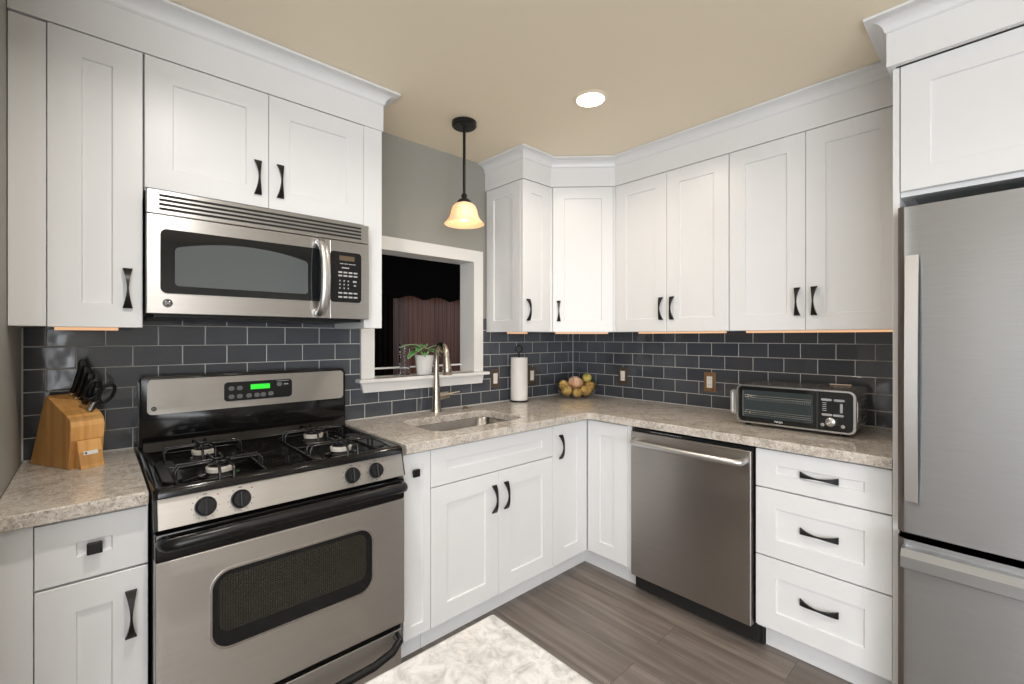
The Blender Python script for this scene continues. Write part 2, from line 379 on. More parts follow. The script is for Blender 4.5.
for (y0, y1, z0, z1) in ((-5.0, -4.9, 0, H), (-3.0, 0.008, 0, H), (-4.9, -3.0, 0, 0.35), (-4.9, -3.0, 2.25, H)): b.box(-5.32, y0, z0, -5.2, y1, z1)
struct(b.build('wall_side', 'palewall'))
sbox('wall_alcove', (-5.2, 0.008, 0), (-3.02, 0.131, H), 'palewall')
# backsplash tile fields (object origin = a joint corner of the grid)
def tiles(name, rects, frame, phase):
    b = MB()
    for (x0, x1, z0, z1) in rects: b.box(x0-phase, 0.0, z0-ZC, x1-phase, 0.0078, z1-ZC)
    o = b.build(name, 'tile'); o.rotation_euler = (0, 0, FR[frame])
    o.location = Matrix.Rotation(FR[frame], 3, 'Z') @ Vector((phase, 0, ZC)); return struct(o)
tiles('trim_1', ((XL+0.0005, -1.70, ZC, 1.46), (-1.70, -0.899, ZC, 1.10), (-0.899, 0, ZC, 1.46)), 'A', -2.831-0.1542)
tiles('trim_2', ((0.0, 1.984, ZC, 1.42),), 'B', 0.0641-0.1542*2)

# pale caulk lines where the tile meets the corner and the countertops
M['caulk'] = mat('pale_caulk', (0.56, 0.55, 0.53), 0.7)
ck_ = bpy.data.objects['trim_1']
def caulk(x0, y0, z0, x1, y1, z1):
    o = MB().box(x0, y0, z0, x1, y1, z1).build('caulk', 'caulk', ck_); o.location = -Vector(ck_.location)
caulk(-0.0045, -0.0045, ZC+0.0045, -0.0003, -0.0003, 1.37); caulk(XL+0.0008, -0.004, ZC+0.0045, XL+0.005, -0.0003, 1.37)
caulk(XL+0.006, -0.0045, ZC+0.0004, -2.596, -0.0003, ZC+0.0045); caulk(-1.80, -0.0045, ZC+0.0004, -0.005, -0.0003, ZC+0.0045)
caulk(-0.0045, -1.98, ZC+0.0004, -0.0003, -0.005, ZC+0.0045)
# pass-through opening
win = struct(MB().frame([(-1.700, 1.122), (-0.899, 1.122), (-0.899, 1.877), (-1.700, 1.877)],
                        [(-1.628, 1.122), (-0.971, 1.122), (-0.971, 1.806), (-1.628, 1.806)], -0.016, 0.0075).build('window_1', 'trimwhite'))
b = MB()
b.box(-1.6425, 0.0005, 1.1215, -1.6285, 0.131, 1.8145); b.box(-0.9705, 0.0005, 1.1215, -0.9565, 0.131, 1.8145)
b.box(-1.628, 0.0005, 1.8065, -0.971, 0.131, 1.8145); b.build('jamb', 'trimwhite', win)
b = MB(); b.prism([(-1.725, -0.055), (-0.876, -0.055), (-0.876, -0.0005), (-0.957, -0.0005), (-0.957, 0.128), (-1.642, 0.128), (-1.642, -0.0005), (-1.725, -0.0005)], 1.103, 1.121, 'z', 0.003)
b.build('sill', 'trimwhite', win)
b = MB(); b.prism([(-1.690, 1.050), (-0.909, 1.050), (-0.897, 1.1025), (-1.702, 1.1025)], -0.022, -0.0005, 'y', 0.002); b.build('apron', 'trimwhite', win)
b = MB(); b.tube([(-1.6280, 0.118, 1.163), (-0.9712, 0.118, 1.163)], 0.0055, 8)
tag(b.build('rail', 'trimwhite', smooth=40), 'thin white rail spanning the pass-through opening behind the potted plant', 'rail')

# next room seen through the opening
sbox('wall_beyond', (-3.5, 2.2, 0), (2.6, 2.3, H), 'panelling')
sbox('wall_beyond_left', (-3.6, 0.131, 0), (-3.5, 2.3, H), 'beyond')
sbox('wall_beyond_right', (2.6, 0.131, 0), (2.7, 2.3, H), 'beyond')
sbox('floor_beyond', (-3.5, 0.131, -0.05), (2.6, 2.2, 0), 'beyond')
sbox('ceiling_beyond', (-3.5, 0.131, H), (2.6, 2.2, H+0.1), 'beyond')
pts = [(-3.4, H-0.005), (2.55, H-0.005)]
N = 120
for i in range(N+1):
    x = 2.55-5.95*i/N; pts.append((x, 1.735+0.045*abs(math.sin((x+0.06)*PI/0.34))))
b = MB(); b.prism(pts, 2.02, 2.05, 'y'); tag(b.build('scalloped_sheet', 'beyond'), 'dark sheet with a scalloped lower edge seen through the pass-through opening', 'scalloped_sheet')  # near-black scalloped sheet in front of the top of the panelling
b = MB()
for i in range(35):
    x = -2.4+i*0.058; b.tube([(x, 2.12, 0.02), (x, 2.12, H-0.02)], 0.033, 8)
tag(b.build('dark_folds', 'beyond', smooth=60), 'added near-black folds left of the wood panelling through the opening', 'dark_folds')  # dark folds added over the black stretch left of the panelling
t = T('sideboard', 'dark low sideboard in the room beyond, right of the faucet spout', 'sideboard', (0.62, 1.2, 0), local=True)
t.p('body', MB().box(-0.35, -0.2, 0, 0.35, 0.2, 1.20, 0.004), 'beyond'); t.p('top', MB().box(-0.37, -0.22, 1.20, 0.37, 0.21, 1.225, 0.004), 'grey_print')
area('next_room_lamp', (1.9, 1.0, 1.5), (0, PI/2, PI*0.14), 0.5, 0.9, 7, (0.85, 0.92, 1.0), spread=1.6)
area('next_room_warm_lamp', (-2.6, 1.1, 1.3), (0, -PI/2, PI*0.10), 0.3, 0.5, 3.2, (1.0, 0.6, 0.38), spread=1.1)

# ------------------------------------------------------------------ hardware
def pull(t, parent, cx, cz, yf, horiz=False, L=0.128):
    """bow-tie arched pull: wide at its two feet, thin in the middle"""
    b = MB(); N = 18; rings = []
    for i in range(N+1):
        u = -1+2*i/N; w = 0.0026+0.0100*abs(u)**1.7; hgt = 0.004+0.024*(1-abs(u)**2.2); th = 0.004+0.0015*abs(u)
        s = u*L/2
        q = []
        for dw, dh in ((-w, hgt-th), (w, hgt-th), (w, hgt+th), (-w, hgt+th)):
            q.append((cx+s, yf-max(dh, 0), cz+dw) if horiz else (cx+dw, yf-max(dh, 0), cz+s))
        rings.append([b.bm.verts.new(p) for p in q])
    for A, B in zip(rings, rings[1:]):
        for k in range(4): b.bm.faces.new((A[k], A[(k+1) % 4], B[(k+1) % 4], B[k]))
    b.bm.faces.new(rings[0]); b.bm.faces.new(rings[-1])
    return t.p('handle', b, 'black_iron', parent, smooth=30)
def knob(t, parent, cx, cz, yf):
    b = MB(); b.lathe([(0, 0), (0.007, 0), (0.006, 0.012), (0.009, 0.016)], (cx, yf, cz), 12, Matrix.Rotation(PI/2, 4, 'X'))
    q = 0.0155
    b.box(cx-q, yf-0.026, cz-q, cx+q, yf-0.015, cz+q, 0.003)
    return t.p('knob', b, 'black_iron', parent)
def door(t, x0, x1, z0, z1, yb, st=0.074, sz=None, name='door'):
    return t.p(name, MB().shaker(x0, x1, z0, z1, yb, 0.02, st, sz), 'white')
G = 0.0015
# ------------------------------------------------------------------ upper cabinets, left run (frame A)
UB, UT = 1.372, 2.27
t = T('wall_cabinet', 'tall narrow white wall cabinet in the left corner above the knife block', 'cabinet', (-2.73, 0, UB))
t.p('body', MB().box(XL+0.002, -0.002, UB, -2.589, -0.319, UT), 'white')
t.p('filler_strip', MB().box(XL+0.002, -0.3195, UB-0.002, -2.811, -0.336, UT-0.004, 0.001), 'white')
d = door(t, -2.809, -2.590, UB-0.004, UT-0.002, -0.320, 0.0735)
pull(t, d, -2.628, 1.494, -0.340)
t = T('wall_cabinet', 'wide white two-door wall cabinet above the microwave', 'cabinet', (-2.21, 0, 1.84))
t.p('body', MB().box(-2.5865, -0.002, 1.826, -1.835, -0.319, UT), 'white')
d = door(t, -2.585, -2.2155, 1.831, UT-0.002, -0.320); pull(t, d, -2.253, 1.940, -0.340)
d = door(t, -2.2135, -1.8345, 1.831, UT-0.002, -0.320); pull(t, d, -2.175, 1.942, -0.340)
t = T('cabinet_end_panel', 'white end panel strip beside the microwave at the pass-through', 'panel', (-1.79, 0, 1.378))
t.p('panel', MB().box(-1.8325, -0.002, 1.378, -1.748, -0.338, UT, 0.001), 'white')

def sweep(path, prof, closed=False):
    """sweep a closed (offset, z) profile along a 2D path with mitred corners; outward = right of travel"""
    b = MB(); P = [Vector(p) for p in path]; N = len(P); rings = []
    nrm = []
    for i in range(N-1):
        d = (P[i+1]-P[i]).normalized(); nrm.append(Vector((d.y, -d.x)))
    for i in range(N):
        if i == 0: m = nrm[0]
        elif i == N-1: m = nrm[-1]
        else:
            m = (nrm[i-1]+nrm[i]); m = m/ (m.length_squared/2)
        rings.append([b.bm.verts.new((P[i].x+m.x*o, P[i].y+m.y*o, z)) for o, z in prof])
    K = len(prof)
    for A, B in zip(rings, rings[1:]):
        for k in range(K): b.bm.faces.new((A[k], A[(k+1) % K], B[(k+1) % K], B[k]))
    b.bm.faces.new(rings[0]); b.bm.faces.new(rings[-1])
    return b
FZ = [(-0.018, UT+0.0005), (0.004, UT+0.0005), (0.004, 2.386), (-0.018, 2.386)]
def crown_prof(zb=2.386, zt=2.4385, out=0.060):
    p = [(-0.018, zb+0.0003), (0.006, zb+0.0003), (0.008, zb+0.004)]
    for k in range(9):
        a = PI/2*k/8; p.append((0.010+(out-0.014)*(1-math.cos(a)), zb+0.006+(zt-zb-0.016)*math.sin(a)))
    p += [(out, zt-0.009), (out, zt), (-0.018, zt)]
    return p
def crown(idx, path):
    o = struct(sweep(path, FZ).build('trim_%d' % idx, 'white'))
    sweep(path, crown_prof()).build('crown', 'white', o, smooth=30)
    return o
# path: travel so that the room lies to the right
crown(3, [(XL+0.002, -0.340), (-1.747, -0.340), (-1.747, 0.006)][::1])
crown(4, [(-0.861, 0.006), (-0.861, -0.340), (-0.6205, -0.340), (-0.340, -0.6205), (-0.340, -1.9645)])

# ------------------------------------------------------------------ upper cabinets, right side
t = T('wall_cabinet', 'narrow white wall cabinet with panelled side beside the pass-through opening', 'cabinet', (-0.75, 0, UB))
t.p('body', MB().box(-0.8415, -0.002, UB, -0.612, -0.319, UT), 'white')
d = door(t, -0.861, -0.626, UB-0.002, UT-0.002, -0.320, 0.07); pull(t, d, -0.822, 1.500, -0.340)
b = MB().shaker(0.004, 0.3185, UB-0.002, UT-0.002, -0.842, 0.02, 0.07)   # side panel faces -x
b.xf(Matrix.Rotation(-PI/2, 4, 'Z'))
for v_ in b.bm.verts: pass
# rotate: frame B coordinates (lx=-Y, ly=X)
t.p('side_panel', b, 'white')
t = T('wall_cabinet', 'white diagonal corner wall cabinet with a single door', 'cabinet', (0, -0.45, UB), 'D')
def toD(x, y): return ((x-y)/math.sqrt(2), (x+y)/math.sqrt(2))
b = MB().prism([toD(*q) for q in ((-0.002, -0.002), (-0.611, -0.002), (-0.611, -0.322), (-0.322, -0.611), (-0.002, -0.611))], UB, UT, 'z')
t.p('body', b, 'white')
yD = toD(-0.611, -0.322)[1]
d = door(t, -0.186, 0.186, UB-0.002, UT-0.002, yD-0.0008, 0.07); pull(t, d, -0.150, 1.500, yD-0.0208)
t.p('face_frame', MB().box(-0.2035, yD-0.0002, UB, -0.1885, yD-0.012, UT).box(0.1885, yD-0.0002, UB, 0.2035, yD-0.012, UT), 'white')
def upper_pair(x0, x1, label, xm):
    t = T('wall_cabinet', label, 'cabinet', ((x0+x1)/2, 0, UB), 'B')
    t.p('body', MB().box(x0+0.0005, -0.002, UB, x1-0.0005, -0.319, UT), 'white')
    d = door(t, x0+G, xm-0.001, UB-0.002, UT-0.002, -0.320); pull(t, d, xm-0.032, 1.500, -0.340)
    d = door(t, xm+0.001, x1-G, UB-0.002, UT-0.002, -0.320); pull(t, d, xm+0.034, 1.500, -0.340)
upper_pair(0.622, 1.303, 'white two-door wall cabinet next to the diagonal corner cabinet', 0.962)
upper_pair(1.304, 1.984, 'white two-door wall cabinet above the countertop oven, next to the refrigerator', 1.640)
# under-cabinet light strips
def strip(label, x0, x1, y, frame, zc=UB):
    t = T('under_cabinet_light', label, 'light', ((x0+x1)/2, y, zc), frame, 'light strips under the wall cabinets')
    t.p('housing', MB().box(x0, y-0.018, zc-0.004, x1, y+0.018, zc-0.0005, 0.001), 'trimwhite')
    t.p('diffuser', MB().box(x0+0.004, y-0.0195, zc-0.013, x1-0.004, y+0.016, zc-0.0042, 0.001), 'strip')
    return t
strip('lit strip under the narrow wall cabinet above the knife block', -2.80, -2.645, -0.28, 'A')
strip('lit strip under the panelled-side wall cabinet above the paper towels', -0.85, -0.70, -0.20, 'A')
strip('lit strip under the diagonal corner wall cabinet above the fruit bowl', -0.17, 0.17, -0.60, 'D')
strip('lit strip under the wall cabinet next to the diagonal corner one', 0.76, 1.27, -0.29, 'B')
strip('lit strip under the wall cabinet above the countertop oven', 1.37, 1.975, -0.29, 'B')

# ------------------------------------------------------------------ base cabinets
BT = 0.875; DT = 0.866; DB = 0.120; TK = 0.105
def toe(t, x0, x1, yk=-0.55): t.p('toe_kick', MB().box(x0, -0.50, 0.0005, x1, yk, TK-0.001), 'white')
# left of the range
t = T('base_cabinet', 'white base cabinet with drawer and door left of the range', 'cabinet', (-2.73, 0, 0))
t.p('body', MB().box(XL+0.002, -0.002, TK, -2.5945, -0.609, BT), 'white'); toe(t, XL+0.002, -2.5945)
t.p('filler_strip', MB().box(XL+0.002, -0.6095, DB-0.01, -2.817, -0.626, BT-0.004, 0.001), 'white')
d = door(t, -2.815, -2.5955, 0.708, DT, -0.610, 0.074, 0.060, 'drawer'); knob(t, d, -2.705, 0.787, -0.630+0.007)
d = door(t, -2.815, -2.5955, DB, 0.702, -0.610); pull(t, d, -2.632, 0.580, -0.630)
# pull-out right of the range
t = T('base_cabinet', 'very narrow white pull-out base cabinet between range and sink cabinet', 'cabinet', (-1.736, 0, 0))
t.p('body', MB().box(-1.802, -0.002, TK, -1.6755, -0.609, BT), 'white'); toe(t, -1.802, -1.6755)
d = door(t, -1.801, -1.6755, DB, DT, -0.610, 0.034, 0.046, 'pull_out_front'); knob(t, d, -1.750, 0.788, -0.630+0.007)
# sink base: open carcass
t = T('sink_cabinet', 'white two-door sink base cabinet with a false drawer front', 'cabinet', (-1.296, 0, 0))
b = MB(); b.box(-1.6735, -0.002, TK, -1.6565, -0.609, BT); b.box(-0.935, -0.002, TK, -0.9185, -0.609, BT); b.box(-1.656, -0.004, TK, -0.936, -0.609, TK+0.016); b.box(-1.656, -0.002, TK+0.017, -0.936, -0.012, BT-0.22)
t.p('body', b, 'white'); toe(t, -1.6735, -0.9185)
t.p('false_front', MB().shaker(-1.672, -0.920, 0.708, DT, -0.610, 0.02, 0.080, 0.058), 'white')
d = door(t, -1.672, -1.2985, DB, 0.704, -0.610, 0.079); pull(t, d, -1.330, 0.580, -0.630)
d = door(t, -1.2965, -0.920, DB, 0.704, -0.610, 0.079); pull(t, d, -1.256, 0.582, -0.630)
# corner base
t = T('corner_cabinet', 'white corner base cabinet with two doors meeting in the corner', 'cabinet', (-0.4, -0.4, 0))
b = MB().prism([(-0.002, -0.002), (-0.9165, -0.002), (-0.9165, -0.609), (-0.609, -0.609), (-0.609, -0.925), (-0.002, -0.925)], TK, BT, 'z')
t.p('body', b, 'white')
t.p('toe_kick', MB().prism([(-0.50, -0.50), (-0.9165, -0.50), (-0.9165, -0.55), (-0.55, -0.55), (-0.55, -0.925), (-0.50, -0.925)], 0.0005, TK-0.001, 'z'), 'white')
d = door(t, -0.9155, -0.6325, DB, DT, -0.610, 0.082, 0.074); pull(t, d, -0.862, 0.748, -0.630)
b = MB().shaker(0.6345, 0.893, DB, DT, -0.610, 0.02, 0.082, 0.074).xf(Matrix.Rotation(-PI/2, 4, 'Z')); t.p('door', b, 'white')
t.p('filler_strip', MB().box(-0.6095, -0.895, DB-0.01, -0.628, -0.925, DT+0.004, 0.001), 'white')
# drawer base
t = T('drawer_cabinet', 'white three-drawer base cabinet between dishwasher and refrigerator', 'cabinet', (1.755, 0, 0), 'B')
t.p('body', MB().box(1.530, -0.002, TK, 1.983, -0.609, BT), 'white'); toe(t, 1.545, 1.983)
for z0, z1, zp in ((0.708, DT, 0.787), (0.422, 0.702, 0.563), (DB, 0.416, 0.279)):
    d = door(t, 1.531, 1.9805, z0, z1, -0.610, 0.078, 0.060 if z0 > 0.7 else 0.076, 'drawer'); pull(t, d, 1.759, zp, -0.623 if z0 > 0.4 or True else -0.63, True)

# ------------------------------------------------------------------ countertops
CB = ZC-0.037
t = T('countertop', 'speckled grey quartz countertop left of the range under the knife block', 'countertop', (-2.74, 0, CB))
t.p('slab', MB().box(XL+0.001, -0.001, CB, -2.5955, -0.661, ZC, 0.004), 'quartz')
def plate_with_hole(outer, hole, z0, z1, bev):
    bm = bmesh.new()
    def loop(pts):
        vs = [bm.verts.new((x, y, z1)) for x, y in pts]; return [bm.edges.new((vs[i], vs[(i+1) % len(vs)])) for i in range(len(vs))]
    es = loop(outer)+loop(hole)
    r = bmesh.ops.triangle_fill(bm, use_beauty=True, use_dissolve=False, edges=es)
    fs = [f for f in bm.faces]
    bmesh.ops.recalc_face_normals(bm, faces=fs)
    if fs[0].normal.z < 0: bmesh.ops.reverse_faces(bm, faces=fs)
    ex = bmesh.ops.extrude_face_region(bm, geom=fs)
    for v in [g for g in ex['geom'] if isinstance(g, bmesh.types.BMVert)]: v.co.z = z1
    for v in bm.verts:
        pass
    # the extruded copy becomes the top; the source faces become the bottom
    top = {v for g in ex['geom'] if isinstance(g, bmesh.types.BMVert) for v in (g,)}
    for v in bm.verts:
        if v not in top: v.co.z = z0
    bmesh.ops.recalc_face_normals(bm, faces=bm.faces)
    es = [e for e in bm.edges if len(e.link_faces) == 2 and e.calc_face_angle() > 1.0 and e.verts[0].co.z > z1-1e-5 and e.verts[1].co.z > z1-1e-5]
    bmesh.ops.bevel(bm, geom=es, offset=bev, segments=2, affect='EDGES', profile=0.5)
    m = MB(); m.bm.free(); m.bm = bm; return m
SX0, SX1, SY0, SY1 = -1.585, -1.030, -0.540, -0.190
fil = []
cr = 0.03
for k in range(5):
    a = PI/2*k/4; fil.append((-0.656-cr+cr*math.sin(a), -0.661-cr+cr*math.cos(a)))
outer = [(-0.001, -0.001), (-1.8045, -0.001), (-1.8045, -0.661)] + fil + [(-0.656, -1.983), (-0.001, -1.983)]
hole = rrect(SX0, SX1, SY0, SY1, 0.075, 8)
t = T('countertop', 'long L-shaped speckled quartz countertop around the sink corner', 'countertop', (-0.9, -0.3, CB))
t.p('slab', plate_with_hole(outer, hole, CB, ZC, 0.004), 'quartz')
# sink
t = T('sink', 'stainless undermount sink bowl set into the quartz countertop', 'sink', ((SX0+SX1)/2, (SY0+SY1)/2, 0.69))
b = MB(); rings = []
zt = CB-0.0008
for (off, z, r) in ((0.022, zt, 0.09), (0.004, zt, 0.078), (0.001, zt-0.004, 0.075), (-0.004, 0.72, 0.075), (-0.012, 0.703, 0.07), (-0.035, 0.697, 0.055)):
    rings.append([b.bm.verts.new((x, y, z)) for x, y in rrect(SX0-off, SX1+off, SY0-off, SY1+off, r, 8)])
for A, B_ in zip(rings, rings[1:]):
    for k in range(len(A)): b.bm.faces.new((A[k], A[(k+1) % len(A)], B_[(k+1) % len(A)], B_[k]))
b.bm.faces.new(rings[-1])
sk = t.p('bowl', b, 'sinksteel', smooth=50)
md = sk.modifiers.new('solid', 'SOLIDIFY'); md.thickness = 0.0015; md.offset = 0.0
t.p('drain', MB().lathe([(0, 0.699), (0.03, 0.699), (0.038, 0.701), (0.045, 0.7005), (0.045, 0.6985)], ((SX0+SX1)/2, -0.36, 0), 24), 'chrome', smooth=40)
# faucet
fx, fy = -1.276, -0.060
t = T('faucet', 'brushed nickel pull-down kitchen faucet arching over the sink', 'faucet', (fx, fy, ZC+0.0003))
b = MB(); b.lathe([(0.0, ZC), (0.033, ZC), (0.033, ZC+0.006), (0.027, ZC+0.018), (0.024, ZC+0.08), (0.0205, ZC+0.15), (0.0, ZC+0.15)], (fx, fy, 0), 24)
t.p('base', b, 'nickel', smooth=40)
dx, dy = -0.20, -0.980
R = 0.074; pts = [(fx, fy, ZC+0.14), (fx, fy, ZC+0.20), (fx, fy, ZC+0.28)]
zc_ = ZC+0.308
for k in range(1, 15):
    a = PI*0.97*k/14
    pts.append((fx+dx*R*(1-math.cos(a)), fy+dy*R*(1-math.cos(a)), zc_+R*math.sin(a)))
t.p('spout', MB().tube(pts, [0.0195, 0.0165, 0.0150]+[0.0145]*6+[0.0145+0.0005*q for q in range(8)], 16), 'nickel', smooth=60)
e = Vector(pts[-1]); dn = Vector((0.03*dx, 0.10*dy, -1.0)).normalized()
hp = [e, e+dn*0.02, e+dn*0.06, e+dn*0.092, e+dn*0.097]
t.p('spray_head', MB().tube(hp, [0.0182, 0.0195, 0.0240, 0.0275, 0.021], 18), 'nickel', smooth=60)
hb = MB(); hz = ZC+0.085
hb.tube([(fx+0.015, fy, hz), (fx+0.078, fy-0.003, hz+0.004)], [0.0225, 0.020], 16)
t.p('handle_body', hb, 'nickel', smooth=60)
t.p('lever', MB().tube([(fx+0.077, fy-0.003, hz+0.004), (fx+0.10, fy-0.012, hz+0.012), (fx+0.142, fy-0.03, hz+0.020)], [0.010, 0.006, 0.0055], 10), 'nickel', smooth=60)
o = MB().lathe([(0, 0), (0.019, 0), (0.019, 0.004), (0.012, 0.007), (0.011, 0.013), (0, 0.014)], n=20).build('deck_hole_cap', 'bronze', smooth=40)
o.location = (-1.085, -0.078, ZC+0.0002); tag(o, 'small bronze cap on the countertop between faucet lever and paper towels', 'cap')

# ------------------------------------------------------------------ breakfast bar in the foreground
t = T('breakfast_table', 'pale speckled quartz counter-height table top in the foreground', 'table', (-2.8, -1.94, 0))
b = MB(); b.box(-3.75, -2.165, CB, -2.2525, -1.7185, ZC, 0.005); t.p('top', b, 'quartz_pale_lit')
for lx_ in (-3.65, -2.42):
    for ly_ in (-2.10, -1.80): t.p('unseen_leg', MB().box(lx_-0.03, ly_-0.03, 0.0005, lx_+0.03, ly_+0.03, CB-0.0005, 0.002), 'white')  # unseen legs instead of a closed base, shaped to let light through

# ------------------------------------------------------------------ range
RX0, RX1 = -2.590, -1.832
t = T('range', 'stainless and black freestanding gas range', 'range', (-2.211, -0.35, 0))
t.p('body', MB().box(RX0+0.004, -0.03, 0.045, RX1-0.004, -0.655, 0.895), 'charcoal')
# cooktop: raised rim, sunken well
yF, yB = -0.690, -0.085
b = MB(); rings = []
for (ox, z) in ((0.0, 0.893), (0.0, 0.912), (0.006, 0.919), (0.016, 0.919), (0.028, 0.909)):
    rings.append([b.bm.verts.new((x, y, z)) for x, y in rrect(RX0+ox, RX1-ox, yF+ox*(1.6 if ox > 0.01 else 1), yB-ox, 0.016, 4)])
for A, B_ in zip(rings, rings[1:]):
    for k in range(len(A)): b.bm.faces.new((A[k], A[(k+1) % len(A)], B_[(k+1) % len(A)], B_[k]))
b.bm.faces.new(rings[-1]); b.bm.faces.new(rings[0][::-1])
ct = t.p('cooktop', b, 'enamel', smooth=50)
for px in (-2.535, -1.885):
    b = MB(); b.prism(rrect(px-0.024, px+0.024, -0.60, -0.30, 0.024), 0.9085, 0.914, 'z', 0.003); t.p('sheen_pad', b, 'blkplastic', ct)  # raised pad added where the enamel only shows a reflection
for bx in (-2.415, -2.03):
    for by in (-0.575, -0.285):
        bb = t.p('burner', MB().lathe([(0, 0.9085), (0.052, 0.9085), (0.056, 0.911), (0.04, 0.914), (0.036, 0.918), (0, 0.918)], (bx, by, 0), 28), 'enamel', ct, smooth=40)
        t.p('burner_ring', MB().lathe([(0.0, 0.918), (0.036, 0.918), (0.038, 0.931), (0.034, 0.934), (0, 0.934)], (bx, by, 0), 28), 'burner', bb, smooth=40)
        t.p('burner_cap', MB().lathe([(0, 0.9342), (0.031, 0.9342), (0.033, 0.938), (0.028, 0.941), (0, 0.942)], (bx, by, 0), 28), 'grate', bb, smooth=40)
    # wire grate over the pair of burners
    g = MB(); x0, x1, y0, y1 = bx-0.115, bx+0.115, -0.665, -0.185; zg = 0.951; r = 0.0042
    lo = [(x, y, 0.9135) for x, y in rrect(x0, x1, y0, y1, 0.03, 4)]; g.tube(lo, r, 8, closed=True)
    for by in (-0.575, -0.285):
        for sx, sy in ((1, 0), (-1, 0), (0, 1), (0, -1)):
            for q in (-0.018, 0.018):
                if sx: 
                    ex = x1 if sx > 0 else x0
                    g.tube([(ex, by+q, 0.914), (ex, by+q, zg-0.012), (ex-sx*0.008, by+q, zg), (bx+sx*0.026, by+q*0.7, zg)], r, 8)
                else:
                    ey = by+sy*0.108
                    g.tube([(bx+q, ey, 0.914), (bx+q, ey, zg-0.012), (bx+q, ey-sy*0.008, zg), (bx+q*0.7, by+sy*0.026, zg)], r, 8)
            if sx: g.tube([(bx+sx*0.026, by-0.0126, zg), (bx+sx*0.020, by, zg), (bx+sx*0.026, by+0.0126, zg)], r, 8)
            else: g.tube([(bx-0.0126, by+sy*0.026, zg), (bx, by+sy*0.020, zg), (bx+0.0126, by+sy*0.026, zg)], r, 8)
    g.tube([(x0, -0.43, 0.914), (x1, -0.43, 0.914)], r, 8)
    t.p('grate', g, 'grate', ct, smooth=60)
# backguard
GX0, GX1 = -2.588, -1.812
b = MB(); b.prism(rrect(GX0, GX1, 0.905, 1.190, 0.022), -0.084, -0.02, 'y', 0.004)
bg = t.p('backguard', b, 'enamel', smooth=40)
b = MB(); b.prism([(-0.084, 0.9105), (-0.120, 0.912), (-0.110, 0.945), (-0.088, 0.960), (-0.084, 0.960)], GX0+0.012, GX1-0.012, 'x'); t.p('splash_ledge', b, 'enamel', bg)
b = MB(); b.prism(rrect(-2.563, -1.826, 1.046, 1.177, 0.014), -0.0935, -0.0842, 'y', 0.002)
t.p('steel_panel', b, 'steel', bg)
b = MB(); b.prism(rrect(-2.318, -2.058, 1.074, 1.152, 0.014), -0.0965, -0.0937, 'y', 0.001); cp = t.p('control_display', b, 'blkplastic', bg)
t.p('clock_screen', MB().box(-2.222, -0.0975, 1.117, -2.148, -0.0966, 1.138), 'green_led', cp)
b = MB()
for x, z in ((-2.292, 1.126), (-2.262, 1.126), (-2.292, 1.092), (-2.262, 1.092), (-2.228, 1.092), (-2.198, 1.092), (-2.174, 1.092), (-2.144, 1.094), (-2.110, 1.132)):
    t.p('touch_button', MB().prism(rrect(x-0.0105, x+0.0105, z-0.009, z+0.009, 0.008, 4), -0.0975, -0.0967, 'y'), 'dim_print', cp)
b.box(-2.122, -0.0972, 1.145, -2.072, -0.0967, 1.1475); b.box(-2.092, -0.0972, 1.129, -2.074, -0.0967, 1.134)
t.p('printed_legends', b, 'grey_print', cp)
def emblem(t, parent, x, y, z, r):
    Rx = Matrix.Rotation(PI/2, 4, 'X')
    e = t.p('emblem', MB().lathe([(0, 0), (r, 0), (r, 0.0012), (r*0.9, 0.002), (0, 0.002)], (x, y, z), 28, Rx), 'charcoal', parent, smooth=40)
    b = MB(); b.tube([(x+r*0.86*math.cos(a*PI/16), y-0.002, z+r*0.86*math.sin(a*PI/16)) for a in range(32)], r*0.07, 6, closed=True)
    for k in range(4):
        a = PI/4+k*PI/2
        b.tube([(x+r*0.62*math.cos(a+s*0.42)*(1-abs(s)*0.08), y-0.002, z+r*0.62*math.sin(a+s*0.42)*(1-abs(s)*0.08)) for s in (-1, -.5, 0, .5, 1)], r*0.06, 6)
    t.p('emblem_ring', b, 'chrome', e, smooth=60)
    L = text_mesh('GE', r*0.95, 'chrome', 'emblem_monogram', e, Vector((x, y-0.0022, z))-t.base)
emblem(t, bg, -2.543, -0.0936, 1.068, 0.0085)
